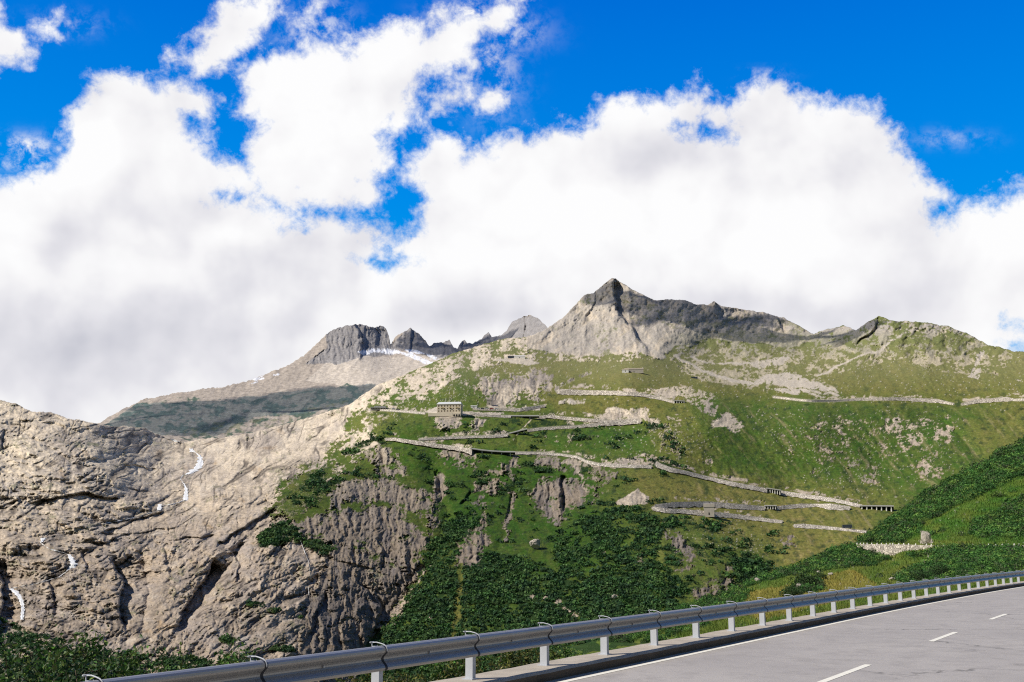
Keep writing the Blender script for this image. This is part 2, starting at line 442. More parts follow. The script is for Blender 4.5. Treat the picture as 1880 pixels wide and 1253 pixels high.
# --- hue of the grass
paint([(960, 640), (1900, 640), (1900, 745), (1300, 735), (1200, 760), (1000, 745), (900, 690), (860, 660)], dry=.72)
paint([(1140, 860), (1260, 872), (1600, 935), (1600, 1010), (1480, 1060), (1400, 1040), (1300, 960), (1180, 930)], dry=.84)
paint([(1040, 735), (1200, 735), (1240, 750), (1190, 770), (1000, 765)], dry=.8)
paint([(640, 745), (780, 760), (770, 785), (690, 790), (600, 830), (560, 850), (650, 780)], dry=.62)
paint([(1190, 760), (1270, 740), (1300, 870), (1240, 860), (1200, 830)], dry=.6)
paint([(1270, 730), (1880, 745), (1880, 900), (1640, 930), (1320, 870)], dry=.24)
paint([(1320, 870), (1640, 900), (1640, 935), (1330, 880)], dry=.6)
paint([(1760, 770), (1900, 740), (1900, 830), (1800, 840)], dry=.62)
paint([(980, 780), (1190, 775), (1195, 830), (1000, 830)], dry=.16)
paint([(700, 770), (960, 770), (950, 790), (720, 800)], dry=.2)
paint([(700, 810), (1000, 840), (1080, 860), (1150, 1000), (1060, 1060), (860, 1040), (800, 960), (760, 880)], dry=.12)
paint([(900, 960), (1090, 960), (1090, 1060), (960, 1060), (900, 1010)], dry=.14)
paint([(1180, 960), (1420, 1000), (1420, 1060), (1200, 1100)], dry=.42)
# --- shrubs
paint([(640, 1275), (690, 1180), (740, 1105), (790, 1060), (850, 1030), (900, 1015), (950, 1020), (1010, 1045), (1060, 1075), (1100, 1055), (1150, 1010), (1180, 960), (1215, 975), (1205, 1030), (1250, 1060), (1235, 1100), (1300, 1130), (1400, 1150), (1400, 1275)], .86, .03, shrub=1)
paint([(1010, 985), (1090, 940), (1200, 925), (1215, 1010), (1120, 1070), (1030, 1060)], .55, shrub=1)
paint([(740, 1110), (765, 1040), (800, 990), (850, 930), (880, 880), (905, 880), (885, 950), (850, 1020), (800, 1060)], .6, shrub=1)
paint([(940, 820), (1080, 845), (1090, 880), (960, 880), (940, 960), (900, 960), (900, 880)], .25, shrub=1)
paint([(1060, 780), (1130, 790), (1130, 820), (1050, 815)], .25, shrub=1)
paint([(1220, 980), (1300, 1000), (1420, 1030), (1440, 1070), (1330, 1080), (1230, 1110)], .38, shrub=1)
paint([(1330, 1005), (1390, 1020), (1430, 1050), (1430, 1070), (1340, 1060)], .75, shrub=1)
paint([(1205, 935), (1260, 945), (1300, 970), (1230, 975)], .3, shrub=1)

paint([(600, 840), (700, 800), (720, 880), (640, 900), (540, 960), (510, 940)], .3, shrub=1)
paint([(640, 780), (1000, 760), (1260, 780), (1250, 960), (1000, 1000), (800, 1000), (760, 860)], .10, .03, shrub=1)
paint([(1180, 940), (1450, 960), (1440, 1040), (1200, 1010)], .12, .03, shrub=1)
# --- left rock massif
ROCKM = [(-520, 600), (320, 790), (420, 780), (560, 740), (645, 725), (690, 690), (735, 670), (700, 720), (655, 752), (635, 790), (600, 835), (556, 872), (520, 893), (505, 930), (545, 962), (620, 1000), (700, 1030), (775, 1040), (750, 1085), (715, 1130), (672, 1190), (640, 1275), (-520, 1275)]
shr_keep = CH['shrub'].copy()
paint(ROCKM, 1, .1, feather=16, rock=1, slab=1, shrub=0)
low = inpoly(Uw, Vw, [(-80, 1120), (20, 1140), (90, 1172), (180, 1195), (330, 1210), (520, 1225), (560, 1275), (-80, 1275)])
CH['shrub'] = np.where(low & (patchq > .45), 1, CH['shrub'])
paint([(640, 740), (740, 685), (860, 640), (1000, 600), (1040, 640), (1000, 660), (900, 672), (830, 700), (780, 735), (700, 745)], .52, rock=1, pale=.35)
paint([(590, 790), (650, 745), (700, 760), (690, 800), (660, 860), (560, 950), (500, 955), (500, 890)], .5, .08, feather=10, rock=1, cliff=.3)
paint([(480, 980), (520, 957), (560, 972), (640, 1003), (648, 1022), (600, 1018), (540, 990), (505, 998), (470, 1000)], .95, .1, feather=7, rock=0, slab=0, shrub=.8)
paint([(500, 940), (520, 892), (560, 866), (620, 860), (640, 900), (620, 912), (560, 930), (545, 955)], .5, .08, feather=22, rock=0, slab=0)
paint([(560, 960), (640, 990), (640, 1000), (560, 985)], .7, rock=0)
for cx, cy, r in [(572, 1120, 14), (605, 1082, 16), (625, 1095, 16), (520, 1190, 16), (640, 1010, 12), (470, 1110, 10), (600, 1170, 10), (560, 1135, 9), (690, 1050, 14), (665, 1065, 10), (420, 1175, 12), (500, 1120, 8)]:
    paint([(cx - r * 1.6, cy), (cx - r * .5, cy - r * .7), (cx + r, cy - r * .4), (cx + r * 1.6, cy + r * .3), (cx, cy + r * .7)], .75, rock=0, slab=0, shrub=.7)
# --- cliffs in the green flank
for pts, cov in [
    ([(600, 912), (640, 885), (720, 885), (785, 905), (788, 930), (770, 948), (700, 925), (640, 928), (600, 938)], .95),
    ([(540, 962), (600, 935), (645, 928), (740, 935), (778, 975), (782, 1000), (755, 1048), (720, 1050), (690, 1022), (620, 1005), (560, 985)], 1),
    ([(600, 1022), (660, 1003), (700, 1020), (760, 1060), (712, 1130), (680, 1180), (640, 1275), (540, 1275), (560, 1100), (590, 1060)], .93),
    ([(676, 832), (700, 824), (745, 848), (745, 872), (712, 874), (680, 852)], .9),
    ([(785, 815), (865, 826), (872, 850), (850, 866), (812, 850)], .62),
    ([(856, 702), (900, 688), (960, 686), (1012, 688), (1008, 710), (990, 730), (940, 742), (900, 740), (868, 725)], .82),
    ([(804, 768), (845, 764), (842, 783), (806, 788)], .85), ([(865, 765), (893, 768), (892, 783), (868, 787)], .9),
    ([(982, 892), (1035, 876), (1088, 885), (1082, 905), (1052, 928), (1035, 946), (1022, 965), (1000, 948), (983, 928)], .9),
    ([(1082, 872), (1108, 850), (1132, 868), (1112, 900), (1088, 917)], .75),
    ([(885, 890), (905, 868), (925, 848), (948, 835), (952, 860), (908, 900), (885, 945), (860, 942), (868, 900)], .62),
    ([(925, 965), (936, 905), (946, 900), (940, 960), (930, 990)], .9),
    ([(843, 1000), (885, 960), (897, 1000), (872, 1035), (832, 1044)], .85), ([(870, 962), (892, 930), (888, 1000), (862, 1020)], .5),
    ([(795, 880), (815, 868), (818, 900), (806, 925)], .7), ([(780, 905), (812, 890), (795, 990), (782, 1000)], .45),
    ([(1000, 820), (1040, 838), (1000, 858), (980, 850)], .5), ([(1015, 845), (1060, 850), (1058, 866), (1018, 868)], .55),
    ([(1222, 985), (1245, 980), (1280, 1030), (1274, 1052), (1238, 1048), (1262, 1025)], .75),
    ([(1160, 1022), (1188, 1002), (1180, 1032), (1163, 1042)], .7),
    ([(1272, 1095), (1300, 1072), (1345, 1062), (1350, 1085), (1300, 1108)], .6),
    ([(1430, 993), (1455, 982), (1460, 1002), (1436, 1002)], .85),
    ([(1330, 1035), (1352, 1040), (1352, 1056), (1335, 1052)], .7), ([(1740, 765), (1760, 762), (1750, 790), (1736, 790)], .3)]:
    sz = np.ptp(np.array(pts, float), 0).min(); paint(pts, min(cov, .93), .05, feather=min(13, max(4, sz * .3)), rock=1, cliff=1, slab=0, shrub=0, dark=.16)
paint([(1128, 927), (1170, 896), (1190, 912), (1190, 927)], rock=1, cliff=.5, pale=.5, shrub=0)
paint([(1030, 848), (1060, 838), (1092, 853), (1130, 848), (1200, 830), (1207, 850), (1170, 859), (1110, 858), (1060, 856)], .8, rock=1, cliff=.7, pale=.3)
paint([(1100, 770), (1120, 751), (1190, 751), (1192, 771), (1130, 773)], .95, feather=5, rock=1, cliff=.6, pale=.25)
paint([(1250, 708), (1310, 722), (1322, 740), (1312, 762), (1288, 757), (1262, 738)], .72, rock=1, cliff=.3, dark=.1)
paint([(1230, 712), (1160, 715), (1140, 722), (1180, 726), (1240, 730), (1300, 722)], .6, rock=1, pale=.2)
paint([(1310, 772), (1335, 758), (1362, 786), (1350, 802), (1333, 788), (1312, 784)], .95, feather=6, rock=1, pale=.55)
paint([(1000, 800), (1100, 790), (1110, 815), (1030, 825)], .22, rock=1)
paint([(1190, 770), (1250, 760), (1250, 840), (1200, 840)], .2, rock=1, dark=.2)
paint([(1430, 800), (1560, 760), (1720, 780), (1740, 880), (1620, 890), (1480, 870)], .10, rock=1)
for p in [[(1620, 770), (1650, 765), (1660, 790), (1630, 800)], [(1645, 800), (1690, 790), (1700, 815), (1660, 830)], [(1540, 790), (1565, 800), (1560, 825), (1545, 815)], [(1690, 770), (1745, 775), (1745, 810), (1710, 815)], [(1690, 830), (1710, 860), (1700, 875)], [(1300, 835), (1310, 850), (1300, 865), (1290, 850)]]:
    paint(p, .5, rock=1, pale=.2)
# --- upper mountain
paint([(955, 630), (1000, 590), (1050, 540), (1125, 490), (1200, 530), (1500, 590), (1492, 625), (1440, 640), (1400, 632), (1300, 622), (1240, 638), (1212, 656), (1150, 646), (1100, 655), (1040, 652), (980, 642)], .97, rock=1, pale=.55, cliff=.4)
paint([(1085, 545), (1100, 515), (1126, 495), (1150, 510), (1215, 545), (1300, 550), (1420, 565), (1500, 610), (1470, 625), (1380, 600), (1300, 590), (1230, 585), (1150, 590), (1128, 575), (1115, 545), (1100, 555)], .62, .22, dark=.3, pale=.1)  # summit shadow band also darkened in the rock colour
paint([(1180, 560), (1480, 590), (1480, 628), (1300, 618), (1220, 600)], .25, .1, rock=.45)
paint([(980, 640), (1200, 640), (1215, 660), (1100, 662), (1000, 665)], .45, rock=1, pale=.6)
paint([(1200, 655), (1300, 618), (1500, 635), (1640, 580), (1720, 600), (1700, 650), (1500, 690), (1400, 712), (1290, 700)], .42, rock=1, pale=.7)
paint([(1480, 615), (1600, 585), (1660, 585), (1640, 610), (1560, 630), (1500, 635)], .8, rock=1, dark=.35, pale=.2)  # shadow on this ridge also painted into the rock colour
paint([(1300, 700), (1290, 665), (1500, 690), (1545, 722), (1420, 722)], .25, rock=1, pale=.8)
paint([(1640, 585), (1760, 600), (1860, 650), (1830, 690), (1700, 680), (1660, 640)], .36, rock=1, pale=.3)
paint([(1670, 650), (1730, 640), (1725, 665), (1680, 668)], .6, rock=1, cliff=.5)
for p in [[(1378, 668), (1450, 654), (1440, 670), (1392, 678)], [(1372, 706), (1400, 690), (1440, 683), (1475, 692), (1548, 722), (1480, 712), (1420, 704), (1395, 706)], [(1400, 712), (1470, 716), (1520, 730), (1440, 722)], [(1790, 652), (1810, 640), (1800, 670)], [(1775, 690), (1800, 676), (1795, 700)], [(1855, 690), (1885, 705), (1870, 700)]]:
    paint(p, .82, rock=1, pale=1, gravel=1)
for pts, w in [([(1235, 652), (1290, 682), (1345, 700), (1400, 704)], 3.2), ([(1270, 655), (1310, 668), (1380, 668)], 2.2), ([(1175, 600), (1195, 640), (1218, 655)], 5), ([(1400, 700), (1470, 715), (1540, 725)], 2.5), ([(1500, 690), (1620, 640), (1660, 610)], 2.0), ([(1780, 690), (1800, 660)], 2.5)]:
    line(pts, w, .9, rock=1, pale=1, gravel=1)
# scree streaks on the shoulder left of the hairpin
for pts, w in [([(690, 812), (640, 850), (600, 885)], 4), ([(668, 830), (610, 880)], 3), ([(640, 815), (590, 850)], 3), ([(655, 800), (680, 785)], 8), ([(620, 840), (560, 868)], 2.2), ([(1052, 852), (1062, 870), (1075, 905)], 2.2), ([(935, 812), (960, 790), (975, 772)], 1.5), ([(700, 1180), (745, 1110), (775, 1080)], 2), ([(665, 1230), (705, 1170)], 2.2), ([(755, 1085), (790, 1040)], 2)]:
    line(pts, w, .72, rock=1, pale=.3, shrub=0, cliff=.3)
line([(345, 820), (368, 850), (345, 880), (340, 915), (292, 938), (190, 962), (90, 990), (132, 1040), (66, 1072), (35, 1090), (42, 1140)], 7, .7, dark=.5)
line([(846, 1040), (842, 1100), (832, 1180), (826, 1230)], 8, .97, shrub=0, rock=0, dry=1.15)
for cx, cy, r in [(1000, 1100, 5), (1035, 1115, 6), (975, 1095, 8), (1022, 1105, 7), (1060, 1130, 8), (1130, 1096, 5), (730, 1125, 11), (790, 1140, 5), (1045, 1122, 6), (740, 1105, 6), (1108, 1015, 4), (690, 1190, 6)]:
    paint([(cx - r, cy + r * .4), (cx - r * .4, cy - r * .8), (cx + r * .8, cy - r * .4), (cx + r, cy + r * .6)], .8, rock=1, shrub=0, pale=.2, cliff=.4)
paint([(1180, 935), (1400, 960), (1420, 1040), (1250, 1010)], .5, feather=25, boul=.7)
paint([(1040, 690), (1260, 700), (1240, 720), (1060, 715)], .8, feather=30, boul=.7)
paint([(640, 740), (1000, 650), (1000, 700), (860, 740), (700, 760)], .8, feather=30, boul=.8)
paint([(1100, 780), (1280, 780), (1300, 840), (1100, 830)], .8, feather=30, boul=.6)
paint([(1380, 760), (1760, 760), (1740, 900), (1500, 890)], .8, feather=30, boul=.45)
paint([(1000, 640), (1900, 650), (1900, 735), (1300, 730), (1000, 700)], .8, feather=30, boul=.35)
BANKS = [[(1022, 710), (1080, 711), (1180, 717), (1237, 732)], [(990, 760), (1040, 760), (1120, 767)], [(1040, 778), (1110, 771)], [(725, 800), (800, 810), (860, 819)], [(1000, 828), (1060, 833), (1110, 846), (1196, 850)], [(1210, 844), (1300, 869), (1400, 890)], [(1440, 897), (1580, 922)], [(1240, 917), (1400, 924)], [(1500, 921), (1560, 926)], [(1240, 931), (1400, 946)], [(1500, 731), (1720, 728)], [(1770, 735), (1880, 725)], [(700, 748), (780, 754)], [(900, 747), (1000, 741)], [(820, 799), (930, 793)]]
for b_ in BANKS: line(b_, 4.0, .42, rock=1, pale=.35, cliff=.3)
# hotel terrace and its forecourt
paint([(779, 757), (806, 748), (842, 755), (868, 755), (930, 760), (900, 766), (864, 762), (806, 765)], rock=1, gravel=1, pale=.6, cliff=0, slab=0)
paint([(948, 752), (960, 748), (1000, 744), (990, 752), (965, 756)], rock=1, gravel=1, pale=.6, cliff=0)
paint([(905, 660), (940, 655), (975, 656), (995, 668), (950, 668)], rock=1, gravel=1, pale=.25)
paint([(1020, 712), (1040, 700), (1050, 712)], .8, rock=1, gravel=1)
paint([(1030, 735), (1075, 733), (1070, 741), (1028, 742)], .9, rock=1, gravel=1)
line([(1082, 686), (1060, 692), (1040, 704), (1022, 718)], 4, .8, rock=1, cliff=1, dark=.4)

ROADS = dict(
 top=[(1022, 714, 9), (1040, 715, 10), (1080, 717, 8), (1130, 718, 7), (1180, 722, 6), (1215, 729, 5), (1237, 737, 3)],
 spur=[(870, 750, 2), (910, 751, 2), (955, 750, 5), (1000, 744, 3)],
 hotelroad=[(862, 757, 2), (900, 762, 2), (938, 764, 2)],
 upper=[(988, 765, 3), (1010, 762, 5), (1040, 766, 4), (1080, 769, 5), (1120, 772, 3), (1172, 769, 3)],
 middle=[(1176, 771, 6), (1140, 773, 7), (1100, 776, 6), (1060, 782, 3), (1020, 784, 3), (990, 786, 3), (970, 789, 3)],
 lower=[(932, 796, 5), (905, 800, 3), (870, 801, 2), (820, 803, 2), (770, 806, 1.6)],
 shoulder=[(708, 805, 3), (725, 804, 5), (760, 809, 6), (800, 815, 6), (840, 820, 7), (866, 825, 9)],
 balcony=[(942, 830, 3), (990, 831, 2), (1030, 834, 2), (1060, 838, 3), (1075, 845, 4), (1100, 851, 4), (1150, 854, 4), (1196, 855, 4)],
 descent=[(1204, 848, 10), (1230, 858, 8), (1260, 865, 6), (1300, 875, 6), (1340, 884, 7), (1408, 897, 7)],
 descent2=[(1434, 901, 7), (1480, 908, 7), (1530, 915, 6), (1582, 927, 5)],
 loop=[(1560, 930, 6), (1525, 925, 11), (1500, 926, 3), (1470, 925, 7), (1425, 930, 6)],
 loop2=[(1404, 930, 6), (1360, 926, 9), (1300, 921, 9), (1240, 922, 9), (1202, 927, 7)],
 lowest=[(1198, 930, 6), (1220, 934, 7), (1250, 935, 7), (1290, 938, 9), (1350, 944, 7), (1400, 951, 6), (1436, 956, 4)],
 lowest2=[(1458, 963, 5), (1475, 962, 7), (1520, 967, 4), (1560, 972, 2.5), (1592, 976, 2)],
 pass_=[(1420, 728, 2), (1465, 733, 3), (1490, 735, 3), (1535, 735, 2), (1580, 731, 4), (1650, 730, 5), (1720, 733, 6), (1750, 741, 2)],
 pass2=[(1766, 741, 3), (1790, 734, 7), (1850, 729, 7), (1862, 733, 3), (1900, 731, 5)],
 carpark=[(678, 752, 2), (700, 752, 2), (735, 754, 2), (780, 758, 2)])
rd = np.full(S.sh, 1e3, np.float32)
for k, r in ROADS.items(): rd = np.minimum(rd, pdist(U, V, [(a, b + h / 2) for a, b, h in r], 30))
calm = 1 - .85 * (1 - sstep(4, 18, rd))                     # the ground was levelled where the roads run
ht = pdist(U, V, [(800, 755), (850, 757)], 40); calm *= 1 - .8 * (1 - sstep(14, 32, ht))

# ------ relief (in units of local metres per px)
def rot(a, sx, sy):
    ca, sa = math.cos(a), math.sin(a)
    return (Uw * ca - Vw * sa) / sx, (Uw * sa + Vw * ca) / sy
x, y = rot(math.radians(28), 150, 62)       # slabs rising to the right
slabA = fbm(x, y, 7, .52, seed=61, kind='billow')
x, y = rot(math.radians(-6), 120, 46)
slabB = fbm(x, y, 7, .55, seed=67, kind='billow')
wB = sstep(230, 420, U + .3 * (V - 900))
slab = lerp(slabB, slabA, wB)
cl = fbm(Uw / 26, Vw / 85, 6, .58, seed=71, kind='billow')
rg = fbm(U / 55, V / 42, 7, .55, seed=77, kind='ridge')
g1 = fbm((U - V * .8 + 14 * n_big) / 60, (V + U * .3) / 190, 5, .55, seed=83, kind='ridge')
g2 = fbm(U / 90, V / 50, 6, .5, seed=87)
fs_ = fbm((U + V * .9) / 44, (V - U * .3) / 70, 6, .55, seed=89, kind='ridge')
rock, cliff, slabm = CH['rock'], CH['cliff'], CH['slab']
ppx = D0 / F
x, y = rot(math.radians(35), 60, 22)
slabC = fbm(x, y, 6, .55, seed=63, kind='billow')
x, y = rot(math.radians(-3), 52, 17)
slabD = fbm(x, y, 6, .58, seed=69, kind='billow')
slab2 = lerp(slabD, slabC, sstep(-.3, .3, fbm(U / 130, V / 90, 3, seed=65) + wB - .5))
lumps = fbm(Uw / 26, Vw / 20, 6, .6, seed=62, kind='billow')
vert = sstep(.0, .35, fbm(U / 90, V / 60, 3, seed=64) + .25 * sstep(470, 600, U) + .1)
crag = lerp(lumps, cl, vert)
rough = sstep(-.2, .35, fbm(U / 110, V / 70, 4, seed=66) + .25 * sstep(940, 1060, V) - .38 * sstep(930, 830, V))
rel = rock * (slabm * (-slab * 44 - slab2 * (6 + 24 * rough) - crag * (1.5 + 13 * rough)) + (1 - slabm) * (-cliff * (cl * 30 + lumps * 10) - (1 - cliff) * (rg * 10 + lumps * 8)))
rel += (1 - rock) * (-g1 * 12 * sstep(1150, 1350, U) - g1 * 2.5 + g2 * 6 + fbm(U / 20, V / 15, 4, .55, seed=95) * 4)
rel -= 3.0 * rock * (1 - slabm) * (.4 + cliff)                    # outcrops stand proud
rel += fbm(U / 7, V / 6, 4, .6, seed=93) * (1.3 + 1.6 * rock)
upm = sstep(690, 620, V) * sstep(900, 1000, U)
rel += upm * (-rg * 26 - fs_ * 18)
GUL = [([(445, 1000), (400, 1060), (362, 1110), (320, 1175)], 15, 30), ([(262, 1030), (272, 1085), (262, 1150)], 20, 34), ([(10, 1040), (32, 1090), (20, 1160)], 22, 36),
       ([(330, 815), (362, 850), (345, 900), (290, 935), (190, 965), (80, 992)], 10, 8), ([(950, 800), (945, 900), (930, 965), (915, 1010)], 9, 9),
       ([(790, 860), (820, 935), (792, 1035), (722, 1115), (655, 1225)], 20, 26), ([(808, 872), (800, 905)], 5, 12), ([(1036, 878), (1040, 935)], 6, 14), ([(862, 900), (895, 915), (848, 960)], 6, 8),
       ([(846, 1040), (835, 1180)], 6, 5), ([(1420, 1045), (1340, 1090), (1240, 1135)], 18, 18), ([(1082, 686), (1042, 704), (1022, 718)], 5, 5),
       ([(1730, 770), (1775, 815), (1800, 850)], 14, 22), ([(1900, 735), (1830, 790)], 8, 12), ([(560, 985), (640, 1010), (700, 1030)], 8, 8), ([(560, 1000), (585, 1060), (560, 1110), (570, 1180)], 9, 9),
       ([(70, 935), (110, 965), (200, 945)], 9, 14), ([(300, 920), (230, 955), (180, 965)], 8, 12), ([(200, 915), (160, 925)], 7, 8), ([(550, 900), (500, 940), (430, 990)], 7, 9),
       ([(300, 1145), (360, 1085), (470, 1000), (560, 950)], 7, 10), ([(280, 870), (262, 858), (240, 868)], 6, 10), ([(760, 1050), (700, 1120)], 10, 12), ([(400, 1130), (500, 1150), (560, 1130)], 6, 8)]
for pts, w, dp in GUL:
    d = pdist(Uw, Vw, pts, w * 4.5); rel += dp * 1.5 * np.exp(-d / w) * (d < w * 4.5)
SPUR = [([(1126, 505), (1128, 560), (1140, 590), (1185, 640)], 38, 40), ([(1620, 575), (1600, 640), (1560, 690)], 40, 16), ([(1310, 555), (1330, 600)], 24, 12), ([(1420, 570), (1440, 620)], 22, 14), ([(800, 760), (715, 808), (610, 890)], 45, 14),
        ([(1000, 845), (1120, 905), (1200, 950), (1240, 1040)], 45, 14), ([(1740, 595), (1700, 690), (1640, 735)], 45, 14), ([(860, 655), (780, 740)], 40, 8), ([(1250, 740), (1420, 900)], 50, 8)]
for pts, w, dp in SPUR:
    d = pdist(Uw, Vw, pts, w * 3.5); rel -= dp * np.exp(-d / w) * (d < w * 3.5)
STEP = [([(203, 1030), (226, 1070), (214, 1120), (226, 1155)], 34, 70), ([(-12, 1030), (4, 1070), (-2, 1165)], 28, 60), ([(396, 1030), (374, 1068), (342, 1108), (318, 1165)], 30, 75), ([(420, 1010), (440, 1040), (430, 1070)], 14, 25),
 ([(228, 918), (150, 903), (55, 926)], 12, 34), ([(300, 938), (240, 956), (186, 978)], 9, 26), ([(505, 930), (440, 972), (396, 1002)], 10, 30), ([(292, 862), (228, 852)], 6, 16), ([(400, 984), (320, 988)], 6, 16), ([(330, 968), (240, 978), (180, 1000)], 6, 15),
 ([(690, 985), (704, 1020), (700, 1050)], 22, 16), ([(690, 1046), (600, 1022)], 7, 12), ([(1028, 874), (1036, 938)], 9, 30), ([(1004, 892), (1002, 950)], 7, 12), ([(862, 900), (846, 928)], 8, 18), ([(798, 866), (802, 908)], 6, 16), ([(925, 960), (935, 900)][::-1], 7, 12),
 ([(1125, 500), (1130, 570), (1150, 592), (1192, 645)], 60, 62), ([(1312, 552), (1322, 590)], 26, 22), ([(1415, 572), (1440, 612)], 26, 22), ([(1612, 578), (1606, 600), (1570, 632)], 26, 20), ([(1095, 520), (1088, 560), (1070, 590)], 18, 14),
 ([(600, 1085), (580, 1130), (560, 1180)], 14, 22), ([(650, 1060), (700, 1120), (670, 1190)], 16, 22), ([(150, 1010), (160, 1050)], 10, 22), ([(90, 1060), (100, 1130)], 12, 26), ([(300, 1010), (310, 1060)], 10, 20), ([(262, 790), (275, 822)], 8, 20), ([(5, 790), (0, 830)], 10, 20), ([(240, 850), (250, 872)], 6, 14)]
for pts, w, dp in STEP: rel += 1.6 * dp * pstep(Uw, Vw, pts, w)
def cracks(ang, sx, sy, seed, wid):
    x, y = rot(math.radians(ang), sx, sy); n = fbm(x, y, 3, .35, seed=seed); return np.exp(-(n / wid) ** 2)
gate1 = sstep(-.15, .25, fbm(U / 70, V / 50, 3, seed=301)); gate2 = sstep(-.1, .3, fbm(U / 60, V / 45, 3, seed=307))
crackf = np.maximum(cracks(33, 260, 26, 311, .05) * gate1, cracks(75, 150, 22, 313, .045) * gate2)
crackf = np.maximum(crackf, cracks(38, 120, 13, 331, .05) * sstep(.1, .4, fbm(U / 40, V / 30, 3, seed=333)) * .8)
crackf = np.maximum(crackf, cracks(5, 180, 20, 317, .05) * gate2 * (1 - wB)) * rock * slabm
rel += crackf * 9
boul = sstep(.42, .55, n_tiny * .75 + n_fin * .35 + .24 * CH['boul'] + .12 * n_mid) * (1 - rock) * sstep(.15, .3, CH['boul'])
rel -= boul * 1.6
Dm = D0 + rel * ppx * calm
print('relief', time.time() - T0)

# ------ ground colours (albedo)
def blur(A, r, ax):
    c = np.cumsum(np.pad(A, [(r + 1, r) if i == ax else (0, 0) for i in (0, 1)], mode='edge'), axis=ax, dtype=np.float64)
    n = A.shape[ax]; t = lambda a, b: np.take(c, np.arange(a, b), axis=ax)
    return ((t(2 * r + 1, 2 * r + 1 + n) - t(0, n)) / (2 * r + 1)).astype(np.float32)
for _ in range(2): CH['dry'] = blur(blur(CH['dry'], 9, 0), 10, 1)
stain = fbm(Uw / 9, Vw / 60, 5, .6, seed=101)
hue = fbm(U / 80, V / 60, 4, .5, seed=107)
tone = fbm(U / 12, V / 9, 5, .65, seed=111)
rc = np.empty(S.sh + (3,), np.float32); rc[:] = (.45, .375, .30)
rc = mixc(rc, (.72, .635, .52), sstep(1060, 840, V + .12 * U) * .95)
rc = mixc(rc, (.36, .32, .30), sstep(-.1, .5, hue) * .7)
rc = mixc(rc, (.40, .27, .14), sstep(.25, .6, fbm(U / 45, V / 30, 4, .6, seed=117)) * .55)
rc = mixc(rc, (.27, .25, .265), sstep(-.1, .45, stain) * (.25 + .5 * cliff))
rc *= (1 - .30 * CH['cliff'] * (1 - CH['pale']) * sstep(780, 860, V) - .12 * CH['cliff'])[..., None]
rc = mixc(rc, (.56, .50, .42), CH['pale'])
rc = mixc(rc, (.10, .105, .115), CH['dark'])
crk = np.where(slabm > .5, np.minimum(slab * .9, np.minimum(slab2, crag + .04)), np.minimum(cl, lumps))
rc = mixc(rc, (.30, .29, .30), sstep(.05, .5, fbm(Uw / 34, Vw / 26, 5, .6, seed=119)) * .45 * slabm)
rc = mixc(rc, (.66, .60, .52), sstep(.1, .5, fbm(Uw / 50, Vw / 22, 5, .6, seed=118)) * .5 * slabm)
rc = mixc(rc, (.20, .18, .17), sstep(.18, .55, fbm(Uw / 5, Vw / 40, 4, .6, seed=116)) * .5 * slabm)
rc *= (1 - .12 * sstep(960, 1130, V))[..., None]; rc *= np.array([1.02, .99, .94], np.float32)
rc *= (1 + .32 * tone + .16 * n_tiny)[..., None]
rc = mixc(rc, (.09, .075, .065), crackf * .85)  # cracks darkened in colour to deepen their shade
rc = mixc(rc, (.10, .085, .07), sstep(-.22, -.40, crk) * .5 * (1 - .6 * CH['pale']) + sstep(.30, .62, n_fin + .4 * n_mid) * .35 * (1 - CH['pale']))  # crease shade painted in, plus random dark mottling
gr = np.empty(S.sh + (3,), np.float32); gr[:] = (.048, .118, .014)
dry = np.clip(CH['dry'] + .30 * n_mid + .22 * n_big + .18 * fbm((U - V * .8) / 22, (V + U * .3) / 90, 4, .6, seed=121), 0, 1.2)
gr = mixc(gr, (.215, .190, .052), np.clip(dry, 0, 1))
gr = mixc(gr, (.34, .26, .12), sstep(.85, 1.2, dry) * .8)
gr = mixc(gr, (.030, .055, .022), sstep(.02, .38, fbm(U / 14, V / 9, 5, .65, seed=127) + .25 * n_big) * (.72 - .45 * sstep(745, 690, V)))
stk = fbm((U - V * .8 + 10 * n_big) / 13, (V + U * .3) / 80, 5, .6, seed=123)
gr = mixc(gr, (.30, .25, .13), sstep(.12, .5, stk + .2 * n_mid) * sstep(1230, 1330, U) * sstep(730, 760, V) * .6)
gr = mixc(gr, (.035, .07, .02), sstep(.1, .5, -stk + .2 * n_mid) * sstep(1180, 1330, U) * sstep(730, 760, V) * .55)
gr = mixc(gr, (.26, .23, .14), sstep(.28, .5, n_fin * .8 + .3 * n_tiny) * .5)
gr *= (1 + .28 * n_fin + .22 * n_tiny)[..., None]
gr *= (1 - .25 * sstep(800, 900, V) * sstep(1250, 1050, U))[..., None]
upg = sstep(740, 660, V); gr = mixc(gr, (.24, .235, .115), upg * .5)
ra = rock * (1 - .38 * sstep(1180, 1300, U) * sstep(750, 700, V) * (1 - CH['gravel']) * sstep(600, 625, V))
rc = mixc(rc, (.33, .315, .30), sstep(-.05, .35, fs_ + .5 * tone) * .55 * sstep(665, 640, V) * sstep(960, 1000, U))
rc = mixc(rc, (.20, .20, .15), sstep(.1, .5, tone + .4 * n_mid) * .45 * sstep(665, 640, V) * sstep(960, 1000, U))
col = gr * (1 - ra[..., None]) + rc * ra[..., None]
col = mixc(col, (.50, .46, .39), boul * .9)
col = mixc(col, (.016, .040, .012), CH['shrub'] * .9)
col = mixc(col, (.50, .45, .38), CH['gravel'] * .7)
col = mixc(col, (.46, .41, .34), (1 - sstep(1.2, 3.2, rd)) * .8)
col = np.clip(col, .008, .9)
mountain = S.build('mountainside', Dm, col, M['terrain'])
tag(mountain, kind='structure')
print('main', time.time() - T0)

